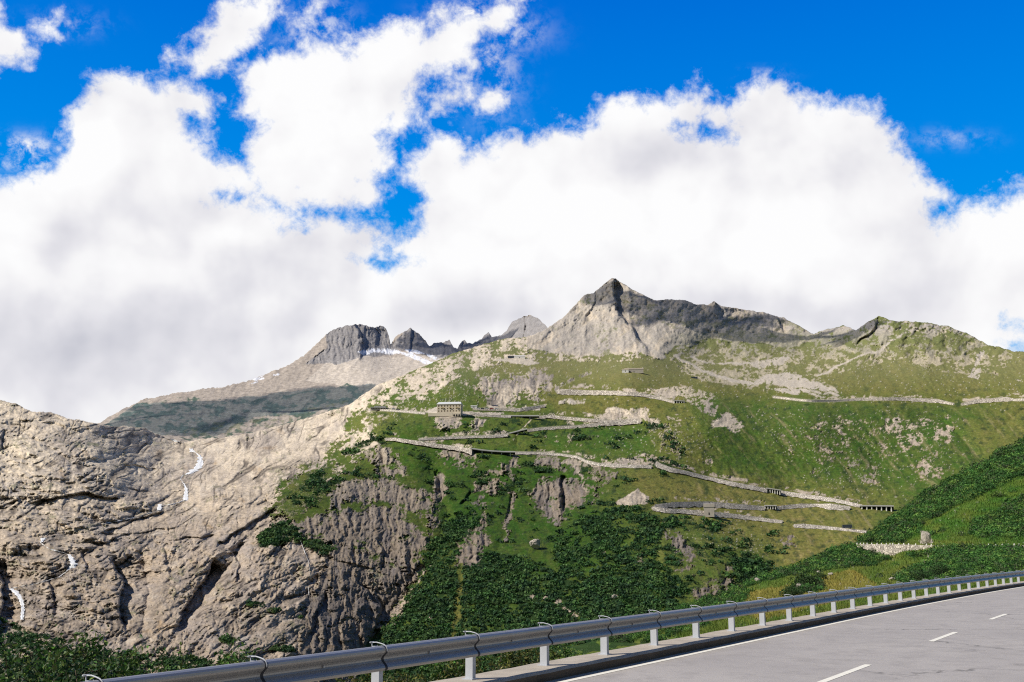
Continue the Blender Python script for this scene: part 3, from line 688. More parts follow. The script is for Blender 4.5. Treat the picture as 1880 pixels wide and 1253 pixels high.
# ================================================================== FAR RIDGE
usf = np.arange(120, 1060, 1.35)
top_far = [(120, 800), (185, 776), (215, 757), (260, 735), (300, 726), (350, 718), (400, 712), (450, 702), (480, 690), (530, 670), (558, 652), (580, 632), (600, 614), (622, 602), (640, 597), (665, 597), (688, 601), (700, 599), (708, 602), (714, 618), (717, 634),
    (726, 620), (740, 611), (754, 603), (766, 612), (780, 624), (788, 636), (797, 630), (815, 628), (825, 624), (832, 638), (840, 640), (848, 626), (853, 624), (858, 630), (870, 629), (884, 622), (892, 614), (897, 609), (903, 619), (918, 618), (930, 608), (940, 592), (958, 582), (972, 580), (985, 584), (998, 594), (1006, 604), (1060, 640)]
SF = Sheet(usf, top_far, 850., 190, (3.2, 7))
Uf, Vf = SF.U, SF.V
bf = rbf([(100, 800, 3100), (100, 850, 2600), (250, 735, 3700), (250, 790, 2900), (300, 850, 2300), (450, 705, 4200), (450, 760, 3300), (450, 850, 2500), (600, 612, 5400), (600, 680, 4500), (600, 760, 3300), (600, 850, 2500), (660, 598, 5600), (680, 650, 5000), (720, 640, 5500), (760, 605, 6000), (780, 660, 5000), (700, 700, 4000), (800, 700, 4000), (900, 620, 6200), (1000, 600, 5000), (900, 660, 5200), (1000, 660, 4500), (800, 850, 2500), (1050, 850, 2500)])
Df = bf(Uf, Vf)
fu = Uf + 6 * fbm(Uf / 25, Vf / 20, 3, seed=131); fv = Vf + 5 * fbm(Uf / 25, Vf / 20, 3, seed=133)
fr = fbm(fu / 40, fv / 26, 6, .55, seed=137, kind='ridge'); fc = fbm(fu / 11, fv / 34, 5, .6, seed=139, kind='billow'); fs = fbm((fu + fv * .9) / 34, (fv - fu * .3) / 60, 6, .55, seed=141, kind='ridge')
peak = np.zeros(SF.sh, np.float32)
for p in [[(598, 600), (720, 590), (722, 650), (660, 658), (620, 668), (560, 668), (600, 640)], [(712, 645), (754, 595), (792, 640), (790, 655), (750, 642)], [(786, 640), (830, 610), (900, 600), (1010, 570), (1010, 640), (840, 650), (800, 660)]]:
    peak = np.maximum(peak, inpoly(fu, fv, p))
relf = -peak * (fc * 17 + fr * 8) - (1 - peak) * (fs * 11 + fr * 7) + fbm(Uf / 6, Vf / 5, 3, .6, seed=143) * 1.4
for pts, w, dp in [([(655, 590), (668, 625), (665, 660)], 22, 22), ([(754, 598), (752, 645)], 16, 14), ([(970, 575), (960, 640)], 22, 16), ([(815, 625), (812, 660)], 8, 8)]:
    d = pdist(fu, fv, pts, w * 4); relf -= dp * np.exp(-d / w) * (d < w * 4)
for pts, w, dp in [([(650, 592), (664, 625), (662, 662)], 34, 50), ([(754, 598), (752, 650)], 20, 30), ([(966, 575), (955, 640)], 24, 26), ([(815, 622), (812, 655)], 12, 14), ([(850, 622), (846, 650)], 10, 14), ([(690, 600), (694, 640)], 14, 18)]: relf += dp * pstep(fu, fv, pts, w)
Dff = Df + relf * Df / F
fcol = np.empty(SF.sh + (3,), np.float32); fcol[:] = (.42, .36, .30)
fcol = mixc(fcol, (.60, .53, .45), inpoly(fu, fv, [(560, 700), (600, 665), (660, 655), (800, 655), (860, 660), (760, 700), (690, 712), (600, 705)]) * .8)
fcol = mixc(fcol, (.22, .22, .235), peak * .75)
fq = fbm(fu / 30, fv / 13, 5, .6, seed=151)
shade_veg = sstep(.02, .2, fq + .05) * inpoly(fu, fv, [(185, 785), (250, 742), (330, 730), (460, 735), (560, 720), (640, 705), (680, 720), (660, 750), (560, 770), (480, 790), (380, 815), (300, 800)])
fcol = mixc(fcol, (.035, .085, .055), shade_veg * .9)  # drifting shadow over the band painted in as dark green growth
fcol = mixc(fcol, (.10, .15, .15), .62 * inpoly(fu, fv, [(185, 785), (250, 742), (420, 735), (560, 715), (690, 705), (690, 735), (560, 760), (470, 765), (400, 800), (300, 800)]))  # even teal wash, the same shadow put into the rock colour
veg2 = sstep(.05, .2, fbm(fu / 18, fv / 12, 4, .6, seed=153)) * inpoly(fu, fv, [(300, 800), (400, 775), (520, 760), (640, 735), (600, 765), (420, 800)])
fcol = mixc(fcol, (.16, .18, .09), veg2 * .6)
fcol = mixc(fcol, (.46, .47, .50), .06 + 0 * fr)  # slight blue-grey wash painted in for distance haze
fcol *= (1 + .3 * fbm(Uf / 7, Vf / 5, 4, .65, seed=157))[..., None]
snow = np.zeros(SF.sh, np.float32)
for p in [[(655, 646), (680, 640), (720, 641), (740, 648), (715, 651), (690, 647), (668, 653)], [(740, 642), (766, 643), (780, 650), (758, 650)], [(784, 650), (800, 654), (806, 662), (790, 660)], [(462, 696), (480, 691), (486, 695), (470, 700)], [(500, 690), (512, 686), (512, 690)], [(722, 644), (760, 650), (800, 668), (812, 676), (790, 672), (750, 656)], [(455, 706), (470, 700), (474, 702)]]:
    snow = np.maximum(snow, inpoly(Uf + 3 * fbm(Uf / 8, Vf / 5, 3, seed=161), Vf + 2 * fbm(Uf / 8, Vf / 5, 3, seed=163), p))
fcol = mixc(fcol, (.82, .84, .90), snow * sstep(-.35, -.1, fbm(Uf / 6, Vf / 4, 3, seed=165)))
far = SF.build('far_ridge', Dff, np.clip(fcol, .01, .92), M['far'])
tag(far, kind='structure')

# ================================================================== ROAD FRAME
P0 = ground_hit(864, 1248)[:2]
dv = np.array([0.54854, 0.83612]); nv = np.array([dv[1], -dv[0]])
def bend(s): return 1.0 * (max(0., s - 16) / 34.) ** 2 if s < 60 else 1.68 + (s - 60) * .076
def W(s, p, z=0.0):
    b = P0 + dv * s + nv * (p + bend(s)); return np.array([b[0], b[1], z])
ROADZ = -.14
def strip(name, ss, ps, zs, mat, attr=None, kind='structure', nz=None):
    V_ = []; A = []
    for s_ in ss:
        for p, z in zip(ps, zs):
            V_.append(W(s_, p, z + (nz(s_, p) if nz else 0))); A.append(p)
    n, k = len(ss), len(ps); I = np.arange(n * k).reshape(n, k)
    Fq = np.stack([I[:-1, :-1], I[:-1, 1:], I[1:, 1:], I[1:, :-1]], -1).reshape(-1, 4)
    o = mesh_np(name, V_, Fq, mat, attrs={'across': np.array(A)}); tag(o, kind=kind); return o
SS = np.concatenate([np.arange(-14, 70, .5), np.arange(70, 130, 2.)])
strip('road', SS, [.36, .6, .9, 1.5, 2.5, 4, 6, 7.2], [ROADZ] * 8, M['asphalt'])
LZ = ROADZ + .004
def jit(s): return .006 * math.sin(s * 3.1) + .004 * math.sin(s * 11.3)
edge = strip('edge_line', SS, [.585, .705], [LZ, LZ], M['paint']); tag(edge, kind='structure')
mid = (4.32) * .893
for s0 in np.arange(3.35 - 8.1 * 2, 110, 8.1):
    ss = np.linspace(s0, s0 + 2.9, 5)
    strip('centre_dash', ss, [mid - .06, mid + .06], [LZ, LZ], M['paint'])
strip('far_edge_line', SS, [6.9, 7.02], [LZ, LZ], M['paint'])
# kerb: a cast concrete coping under the rail
mb = MB()
kp = [(-.34, -.9), (-.34, -.02), (-.31, .0), (.37, .0), (.40, -.025), (.41, -.3)]
def kring(i):
    s_ = SS[i]; return [W(s_, p + .012 * math.sin(s_ * 1.7 + p), z + (.004 * math.sin(s_ * 5 + p * 9) if z > -.1 else 0)) for p, z in kp]
mb.sweep(SS, kring, closed_prof=True)
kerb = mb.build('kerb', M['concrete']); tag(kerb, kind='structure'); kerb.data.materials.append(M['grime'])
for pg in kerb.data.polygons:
    if pg.index % 6 == 4 and len(pg.vertices) == 4: pg.material_index = 1  # road-side face gets the painted-in shade

# ================================================================== GUARDRAIL
BP = [(-.005, .57), (.0, .595), (.02, .607), (.05, .604), (.085, .590), (.103, .570), (.106, .548), (.098, .528), (.07, .500), (.045, .478), (.034, .458), (.034, .440), (.045, .420), (.075, .392), (.098, .368), (.108, .348), (.106, .330), (.094, .316), (.07, .308)]
SP = 2.0
k0, k1 = -5, 40
rail = empty('guardrail', W(0, 0), label='long galvanised steel guardrail on posts along the concrete road edge', cat='guardrail')
def beam(sa, sb):
    ss = np.linspace(sa, sb, 5); t = .006
    def ring(i):
        a = [W(ss[i], p, z) for p, z in BP]
        b = [W(ss[i], p - t, z - .001) for p, z in reversed(BP)]
        return a + b
    m = MB(); m.sweep(ss, ring); return m
rt = np.array([*W(0, 0)])
def to_local(o):
    o.parent = rail; o.location = -rt
for k in range(k0, k1):
    s_ = k * SP
    b = beam(s_ + .06, s_ + SP + .045).build('beam_section', M['galv']); to_local(b)
    # post: channel section, web facing along the road
    m = MB(); hw, th = .062, .008
    def pbox(pa, pb, sa, sb, z0, z1):
        m.hexa([W(sa, pa, z0), W(sa, pb, z0), W(sb, pa, z0), W(sb, pb, z0), W(sa, pa, z1), W(sa, pb, z1), W(sb, pa, z1), W(sb, pb, z1)])
    c0 = -.03
    pbox(c0 - hw, c0 + hw, s_, s_ + th, -.03, .60)
    pbox(c0 - hw, c0 - hw + th, s_ + th, s_ + .075, -.03, .60)
    pbox(c0 + hw - th, c0 + hw, s_ + th, s_ + .075, -.03, .60)
    pbox(c0 - hw + th, c0 - hw + .03, s_ + .067, s_ + .075, -.03, .60)
    pbox(c0 + hw - .03, c0 + hw - th, s_ + .067, s_ + .075, -.03, .60)
    p = m.build('post', M['post']); to_local(p)
    # base plate
    m = MB(); pbox(c0 - .09, c0 + .09, s_ - .05, s_ + .12, -.004, .012)
    p2 = m.build('base_plate', M['post'], p)
    # bent rod over the beam with its bolt
    m = MB()
    path = [W(s_ + .02, -.11, .56), W(s_ + .02, -.11, .64), W(s_ + .02, -.10, .642), W(s_ + .025, -.04, .645), W(s_ + .03, .03, .633), W(s_ + .035, .075, .622), W(s_ + .04, .108, .600), W(s_ + .042, .122, .570), W(s_ + .044, .118, .540)]
    m.tube(path, .007, 8); m.tube([W(s_ - .02, -.11, .642), W(s_ + .05, -.11, .642)], .010, 6)
    cl_ = m.build('clamp', M['post'], smooth=True); to_local(cl_)
    # dark strap in the seam, following the profile
    m = MB()
    sa = s_ + .035; sb = s_ + .075
    ringpts = [(p + .004, z) for p, z in BP[3:]]
    V_ = [W(q, p, z) for q in (sa, sb) for p, z in ringpts] + [W(q, p - .012, z) for q in (sa, sb) for p, z in ringpts]
    n = len(ringpts); Fc = []
    for i in range(n - 1):
        Fc += [(i, i + 1, n + i + 1, n + i), (2 * n + i, 3 * n + i, 3 * n + i + 1, 2 * n + i + 1), (i, 2 * n + i, 2 * n + i + 1, i + 1), (n + i, n + i + 1, 3 * n + i + 1, 3 * n + i)]
    m.add(V_, Fc); st = m.build('seam_strap', M['strap']); to_local(st)
    # small bolt in the hollow of the beam
    c = s_ + 1.0
    bo = MB().tube([W(c, .03, .452), W(c, .054, .452)], .014, 8).build('bolt', M['bolt']); to_local(bo)

# ================================================================== NEAR HILLSIDE (right)
def railv(u):      # survey row of the kerb's outer edge under bearing u
    s_ = np.arange(-8, 129, .5); q = np.array([W(a, -.5, -.3) for a in s_]) - CAM
    xc = q[:, 0]; yc = q[:, 1] * cp + q[:, 2] * sp; zc = -q[:, 1] * sp + q[:, 2] * cp
    pu = 940 + F * xc / yc; pv = 626.5 - F * zc / yc
    return np.interp(u, pu, pv)
usn = np.concatenate([np.arange(1010, 1905, 1.6), np.arange(1910, 2500, 20.)])
top_n = [(1010, 1196), (1150, 1165), (1210, 1140), (1250, 1118), (1300, 1100), (1360, 1075), (1400, 1058), (1440, 1040), (1500, 1018), (1545, 1004), (1568, 996), (1590, 985), (1620, 965), (1645, 948), (1700, 905), (1760, 873), (1820, 840), (1880, 808), (1940, 775), (2100, 700), (2500, 620)]
rv = railv(usn)
SN = Sheet(usn, top_n, lambda u: railv(u) + 14, 300, (2.5, 3))
SN.V = SN.bot[None] + (SN.top - SN.bot)[None] * (SN.t[:, None] ** 1.0)
Un, Vn = SN.U, SN.V
ctrl = []
for u in (1010, 1100, 1200, 1300, 1400, 1500, 1600, 1700, 1800, 1900, 2100, 2400):
    v = float(railv(u)); dd = float(np.linalg.norm(ground_hit(u, v, -.34) - CAM)); ctrl.append((u, v, dd)); ctrl.append((u, v + 14, float(np.linalg.norm(ground_hit(u, v + 14, -.36) - CAM))))
ctrl += [(1250, 1120, 60), (1300, 1102, 75), (1360, 1080, 100), (1400, 1060, 130), (1400, 1100, 62), (1440, 1045, 165), (1500, 1022, 210), (1500, 1060, 110), (1545, 1006, 260), (1600, 1022, 246), (1640, 1026, 236), (1640, 1036, 185), (1600, 1060, 105), (1700, 1020, 205), (1700, 1050, 100), (1800, 1015, 185), (1880, 1012, 170), (1880, 1035, 100), (1800, 1035, 105),
         (1580, 995, 285), (1640, 1000, 262), (1715, 1000, 240), (1800, 1001, 215), (1880, 1002, 200), (1645, 950, 400), (1700, 960, 310), (1700, 908, 430), (1760, 876, 450), (1800, 940, 300), (1880, 900, 340), (1880, 811, 470), (2000, 1000, 180), (2100, 705, 520), (2400, 900, 350), (2400, 640, 600)]
bn = rbf(ctrl, .0003); Dn = bn(Un, Vn)
un = Un + 5 * fbm(Un / 24, Vn / 18, 4, seed=171); vn = Vn + 4 * fbm(Un / 24, Vn / 14, 4, seed=173)
near_edge = sstep(4, 26, railv(Un) - Vn)
gn = fbm(Un / 70, Vn / 30, 6, .5, seed=177)
reln = (gn * 7 + fbm(Un / 12, Vn / 7, 4, .6, seed=179) * 1.6) * near_edge
wall_line = [(1560, 1001), (1580, 999), (1640, 1001), (1715, 1001), (1800, 1002), (1900, 1004)]
wd = pdist(Un, Vn, wall_line, 20); reln *= sstep(1, 12, wd)
Dn = Dn + reln * Dn / F
scr = np.zeros(SN.sh, np.float32)
npch = fbm(Un / 26, Vn / 13, 5, .6, seed=183)
def nscr(pts, cov):
    global scr
    m = inpoly(un, vn, pts); q = np.interp(npch, np.quantile(npch[::3, ::3], np.linspace(0, 1, 51)), np.linspace(0, 1, 51))
    scr = np.maximum(scr, m * sstep(1 - cov - .05, 1 - cov + .05, q))
def ncut(pts, cov=1):
    global scr
    m = inpoly(un, vn, pts); scr = scr * (1 - m * cov)
nscr([(1540, 1010), (1600, 970), (1700, 890), (1900, 780), (2500, 560), (2500, 740), (1900, 868), (1830, 895), (1760, 930), (1700, 958), (1660, 975), (1660, 998), (1560, 998)], .87)
nscr([(1660, 962), (1700, 955), (1690, 985), (1660, 985)], .6)
nscr([(1790, 960), (1830, 945), (1900, 900), (2500, 800), (2500, 900), (1900, 985), (1810, 990), (1785, 982)], .88)
nscr([(1470, 1040), (1540, 1003), (1575, 1003), (1620, 1022), (1690, 1008), (1720, 1006), (2500, 1010), (2500, 1060), (1900, 1044), (1720, 1060), (1660, 1072), (1640, 1062), (1730, 1020), (1650, 1024), (1600, 1040), (1560, 1040), (1500, 1052), (1430, 1062), (1360, 1082), (1300, 1110), (1250, 1125), (1300, 1098), (1400, 1058)], .92)
nscr([(1180, 1160), (1250, 1112), (1320, 1090), (1380, 1085), (1350, 1125), (1250, 1150)], .85)
nscr([(1440, 1096), (1460, 1072), (1490, 1060), (1512, 1070), (1510, 1085)], .97)
nscr([(1640, 1085), (1700, 1050), (1800, 1035), (1900, 1030), (1900, 1050), (1750, 1068)], .6)
nscr([(1010, 1210), (1010, 1180), (1200, 1140), (1290, 1120), (1300, 1150), (1200, 1180)], .8)
ncut([(1750, 950), (1900, 872), (1900, 895), (1820, 945), (1790, 958)], .9)
ncut([(1700, 998), (1720, 975), (1790, 985), (1900, 988), (1900, 1001), (1720, 1001)], .75)
ncut([(1568, 999), (1725, 1000), (1722, 1010), (1695, 1016), (1650, 1028), (1632, 1030), (1602, 1018)])
scr = np.maximum(scr, (sstep(.42, .48, fbm(Un / 9, Vn / 5, 3, .55, seed=197) + .1 * npch) * near_edge * (Vn > 0) * (wd > 8)))
ndry = fbm(Un / 60, Vn / 22, 5, .55, seed=187) * .5 + .3
ndry = ndry + .55 * inpoly(un, vn, [(1340, 1120), (1380, 1085), (1480, 1068), (1560, 1045), (1620, 1080), (1560, 1100), (1400, 1140)]) - .2 * inpoly(un, vn, [(1660, 990), (1880, 860), (1900, 1000)])
nc = np.empty(SN.sh + (3,), np.float32); nc[:] = (.064, .152, .018)
nc = mixc(nc, (.26, .22, .045), np.clip(ndry, 0, 1)); nc *= (1 + .3 * fbm(Un / 6, Vn / 3, 4, .65, seed=191))[..., None]
nst = sstep(.5, .62, fbm(Un / 7, Vn / 3.2, 2, .5, seed=193) + .12 * fbm(Un / 50, Vn / 30, 2, seed=195)) * near_edge
nc = mixc(nc, (.50, .46, .38), nst * .85)
nc = mixc(nc, (.018, .05, .012), scr * .85)
rk = inpoly(un, vn, [(1690, 998), (1690, 975), (1702, 978), (1712, 998)]); nc = mixc(nc, (.48, .43, .36), rk * 1.)
hill = SN.build('hillside', Dn, np.clip(nc, .008, .8), M['near']); tag(hill, kind='structure')
print('hill', time.time() - T0)

# verge falling away behind the rail, near the camera
ps = -.33 - np.concatenate([[0, .15, .4], np.arange(.8, 40, .6)])
def vz(s_, p):
    q = -p - .33
    return -.06 - .62 * q - .1 * (q > .1) + .35 * float(perlin(np.array(s_ * .35), np.array(p * .35), 3)) * min(1, q)
vs = np.arange(-16, 14.1, .5); Vv = []; Cv = []
for s_ in vs:
    for p in ps:
        Vv.append(W(s_, p, vz(s_, p)))
        a = .5 + .5 * float(perlin(np.array(s_ * 1.3), np.array(p * 1.3), 8)); Cv.append((.05 + .09 * a, .09 + .05 * a, .02 + .02 * a))
I = np.arange(len(vs) * len(ps)).reshape(len(vs), len(ps))
vg = mesh_np('verge', Vv, np.stack([I[:-1, :-1], I[:-1, 1:], I[1:, 1:], I[1:, :-1]], -1).reshape(-1, 4), M['verge'], smooth=True, attrs={'col': np.array(Cv)})
tag(vg, kind='structure')

# ================================================================== SCRUB AND BUSHES
def leaf_cloud(P, N, size, col, aspect=.6, jitter=.9):
    """one folded leaf (or leaf clump) per point"""
    n = len(P)
    a = RNG.normal(size=(n, 3)); a -= (a * N).sum(1, keepdims=True) * N * .3; a /= np.linalg.norm(a, axis=1, keepdims=True)
    nn = N + RNG.normal(size=(n, 3)) * jitter; nn /= np.linalg.norm(nn, axis=1, keepdims=True)
    b = np.cross(nn, a); b /= np.linalg.norm(b, axis=1, keepdims=True) + 1e-9
    s_ = np.asarray(size).reshape(-1, 1) * np.ones((n, 1))
    V_ = np.stack([P - a * s_ * .5, P + b * s_ * .5 * aspect + nn * s_ * .12, P + a * s_ * .5, P - b * s_ * .5 * aspect + nn * s_ * .12], 1).reshape(-1, 3)
    return V_, np.arange(4 * n).reshape(n, 4), np.repeat(col, 4, 0)

def scatter_scrub(name, sheet, mask, count, size_px, leaves, lab, cat, palette, hscale=.8, win=None, lf=.35, dmin=0):
    uu = RNG.uniform(win[0], win[2], count * 12); vv = RNG.uniform(win[1], win[3], count * 12)
    ii = np.interp(uu, sheet.us, np.arange(len(sheet.us))).astype(int)
    ok = (vv > sheet.top[ii] + 1) & (vv < sheet.bot[ii] - 6)
    uu, vv = uu[ok], vv[ok]
    mk = sheet.px(uu, vv, mask) > .5
    uu, vv = uu[mk][:count], vv[mk][:count]
    base_ = sheet.pos(uu, vv); dd = sheet.dist(uu, vv)
    r = dd / F * size_px * RNG.uniform(.5, 1.0, len(dd)) ** 1.3 * 1.9
    k = leaves; n = len(uu)
    d = RNG.normal(size=(n, k, 3)); d /= np.linalg.norm(d, axis=2, keepdims=True); d[..., 2] = np.abs(d[..., 2])
    rad = RNG.uniform(.72, 1.0, (n, k, 1)) * (1 + .25 * np.sin(d[..., :1] * 5 + np.arange(n)[:, None, None]))
    off = d * rad * r[:, None, None]; off[..., 2] *= hscale
    P = base_[:, None] + off
    pal = np.array(palette); c = pal[RNG.integers(0, len(pal), n)][:, None] * 1.3 * (.6 + .7 * d[..., 2:3]) * RNG.uniform(.8, 1.2, (n, k, 1))  # shading by height put into the leaf colour, lighter upward
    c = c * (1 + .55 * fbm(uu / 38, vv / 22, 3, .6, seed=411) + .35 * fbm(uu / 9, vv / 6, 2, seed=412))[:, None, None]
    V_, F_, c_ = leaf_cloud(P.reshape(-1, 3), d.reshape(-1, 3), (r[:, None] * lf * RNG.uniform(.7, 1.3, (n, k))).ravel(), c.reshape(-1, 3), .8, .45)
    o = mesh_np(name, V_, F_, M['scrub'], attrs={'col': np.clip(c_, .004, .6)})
    tag(o, lab, cat, kind='stuff'); print(name, n); return o
darkp = [(.022, .062, .016), (.028, .076, .018), (.016, .048, .018), (.045, .10, .024), (.024, .058, .024), (.06, .11, .035)]
neap = [(.034, .092, .018), (.042, .112, .022), (.022, .065, .014), (.07, .15, .028), (.028, .074, .018), (.09, .15, .03), (.05, .07, .03)]
scatter_scrub('valley_scrub', S, CH['shrub'] * (1 - sstep(10, 4, rd)), 9000, 4.6, 20, 'dark green alder scrub covering the lower flank of the mountain', 'scrub', darkp, .75, (-20, 780, 1460, 1268), .62)
scatter_scrub('hillside_scrub', SN, scr * sstep(3, 5, wd), 5600, 6.0, 66, 'dense dark green scrub covering the hillside above and below the stone wall', 'scrub', neap, .85, (1010, 790, 1960, 1180), .28)
# rough grass on the near hillside
def grass_tufts(sheet, count, win):
    uu = RNG.uniform(win[0], win[2], count * 3); vv = RNG.uniform(win[1], win[3], count * 3)
    ii = np.interp(uu, sheet.us, np.arange(len(sheet.us))).astype(int)
    ok = (vv > sheet.top[ii] + 1) & (vv < railv(uu) - 1); uu, vv = uu[ok], vv[ok]
    ok = sheet.px(uu, vv, scr) < .4; uu, vv = uu[ok][:count], vv[ok][:count]
    P = sheet.pos(uu, vv); dd = sheet.dist(uu, vv); n = len(P)
    hgt = np.clip(dd / F * RNG.uniform(2, 5, n), .12, .7); wdt = dd / F * 1.2
    dr = RNG.uniform(0, 2 * np.pi, n); tx = np.stack([np.cos(dr), np.sin(dr), 0 * dr], 1)
    lean = RNG.normal(size=(n, 3)) * .25; lean[:, 2] = 1
    V_ = np.stack([P - tx * wdt[:, None] * .5, P + tx * wdt[:, None] * .5, P + lean * hgt[:, None]], 1).reshape(-1, 3)
    cc = np.stack([sheet.px(uu, vv, nc[..., i]) for i in range(3)], 1) * RNG.uniform(.7, 1.25, (n, 1))
    o = mesh_np('hillside_grass', V_, np.arange(3 * n).reshape(n, 3), M['scrub'], attrs={'col': np.repeat(cc, 3, 0)})
    tag(o, 'rough green and yellow meadow grass on the near hillside', 'grass', kind='stuff')
grass_tufts(SN, 42000, (1200, 860, 1900, 1170))
print('scrub', time.time() - T0)

def shrub(name, loc, h, w, stems, nleaf, ls, pal, lab, cat, group=None, seed=1, narrow=1.9):
    rg_ = np.random.default_rng(seed)
    root = empty(name, loc, label=lab, cat=cat, group=group)
    m = MB(); LP = []; LN = []
    for i in range(stems):
        a = rg_.uniform(0, 2 * math.pi); r = w * .5 * rg_.uniform(.3, 1) ; hh = h * rg_.uniform(.78, 1.05) * (1.05 - .2 * r / (w * .5 + 1e-6))
        tip = np.array([math.cos(a) * r, math.sin(a) * r, hh]); b0 = np.array([math.cos(a) * r * .15, math.sin(a) * r * .15, -.2])
        pts = [b0 + (tip - b0) * t + np.array([math.cos(a), math.sin(a), 0]) * math.sin(t * math.pi) * r * .25 + rg_.normal(size=3) * .03 * h * (0 < t < 1) for t in np.linspace(0, 1, 6)]
        m.tube(pts, [.016 * h * (1 - t) * .5 + .003 for t in np.linspace(0, 1, 6)], 5)
        tw = 13
        for j in range(tw):
            t = rg_.uniform(.12, 1) ** .7; t = min(t, .999); q = t * 5; k = min(4, int(q)); c = pts[k] * (1 - (q - k)) + pts[k + 1] * (q - k)
            dr = rg_.normal(size=3); dr[2] = abs(dr[2]) * .8 + .25; dr /= np.linalg.norm(dr); L_ = h * rg_.uniform(.10, .24) * (1.2 - t * .6)
            e = c + dr * L_; m.tube([c, e], [.003 + .001 * h, .002], 4)
            n = max(3, int(nleaf / (stems * tw))); tt = rg_.uniform(.1, 1.08, n)
            p = c[None] + dr[None] * L_ * tt[:, None] + rg_.normal(size=(n, 3)) * ls * .9
            LP.append(p); nn = rg_.normal(size=(n, 3)) * .6 + dr * .3 + np.array([-.3, -.25, .6]); LN.append(nn / np.linalg.norm(nn, axis=1, keepdims=True))
    LP = np.concatenate(LP); LN = np.concatenate(LN)
    pal = np.array(pal); c = pal[rg_.integers(0, len(pal), len(LP))] * rg_.uniform(.7, 1.3, (len(LP), 1)) * (.55 + .6 * np.clip(LP[:, 2:3] / h, 0, 1))  # leaves darker low down: height shading painted into the colour
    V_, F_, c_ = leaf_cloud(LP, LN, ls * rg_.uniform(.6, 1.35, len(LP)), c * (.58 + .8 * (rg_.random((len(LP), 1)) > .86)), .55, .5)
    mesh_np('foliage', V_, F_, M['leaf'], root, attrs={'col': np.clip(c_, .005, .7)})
    m.build('stem', M['bark'], root)
    return root
lg = [(.08, .18, .03), (.12, .22, .04), (.045, .11, .02), (.20, .26, .06), (.06, .14, .03)]
ld = [(.03, .08, .02), (.045, .11, .024), (.022, .06, .016), (.10, .15, .04), (.025, .065, .025)]
ly = [(.09, .13, .02), (.16, .17, .035), (.06, .10, .02), (.22, .2, .05), (.05, .09, .02)]
# foreground bushes; placed in metres along (s) and beside (p) the rail; top height z
def bush_at(u, v, dist, h, w, stems, nl, ls, pal, name, lab, cat, group, seed):
    d = rays(u, v); d2 = d / np.hypot(d[0], d[1]); top = CAM + d2 * dist     # horizontal distance
    loc = top.copy(); loc[2] = top[2] - h
    shrub(name, loc, h, w, stems, nl, ls, pal, lab, cat, group, seed)
FB = [(-20, 1128, 14, 3.4, 2.4, ld, 'tall dark leafy bush at the lower left corner'),
      (60, 1165, 15.5, 3.2, 2.2, ld, 'dark bush standing second from the lower left corner'),
      (135, 1176, 13, 2.8, 1.9, lg, 'green bush just left of where the rail leaves the frame'),
      (205, 1190, 15, 3.0, 2.0, ld, 'dark green bush above the left end of the rail'),
      (275, 1196, 16, 2.8, 2.0, lg, 'light green bush behind the first rail clamp'),
      (340, 1200, 17.5, 2.8, 2.0, ld, 'dark green bush behind the rail, below the rock slab'),
      (392, 1196, 15.5, 2.5, 1.5, lg, 'bright narrow leafed bush behind the rail right of the dark one'),
      (440, 1206, 16.5, 2.4, 1.4, lg, 'rightmost leafy bush rising above the rail'),
      (20, 1200, 11.5, 2.3, 1.8, ld, 'low bush at the bottom edge beside the left corner'),
      (110, 1222, 11.5, 2.0, 1.6, lg, 'low green bush at the bottom edge under the tall ones'),
      (210, 1226, 12.5, 2.0, 1.5, ld, 'low dark bush tucked against the rail end')]
for i, (u, v, d, h, w, pal, lab) in enumerate(FB):
    bush_at(u, v, d, h, w, 16, 6200, .068, pal, 'bush', lab, 'bush', 'bushes behind the rail at lower left', 100 + i)
UB = [(545, 1243, 14.6, 1.3, 1.3, ly, 'sunlit yellowish shrub under the beam left of the first full post'), (640, 1236, 15.6, 1.3, 1.3, ly, 'leafy shrub under the beam beside the leftmost visible post'), (715, 1226, 16.6, 1.3, 1.4, ly, 'yellow green shrub under the beam right of the leftmost post'),
      (790, 1213, 17.6, 1.4, 1.5, ly, 'broad yellow green shrub between the two leftmost posts'), (845, 1208, 18.8, 1.2, 1.0, lg, 'small green shrub touching the second post'), (910, 1197, 18.8, 1.2, 1.3, ly, 'pale leafed shrub right of the second post'),
      (965, 1192, 20, 1.1, 1.3, ly, 'yellow green shrub left of the third post'), (1050, 1190, 22, 1.0, 1.2, lg, 'small dark shrub right of the third post')]
for i, (u, v, d, h, w, pal, lab) in enumerate(UB):
    bush_at(u, v, d, h, w, 12, 2600, .066, pal, 'shrub', lab, 'shrub', 'shrubs showing beneath the beam', 200 + i)
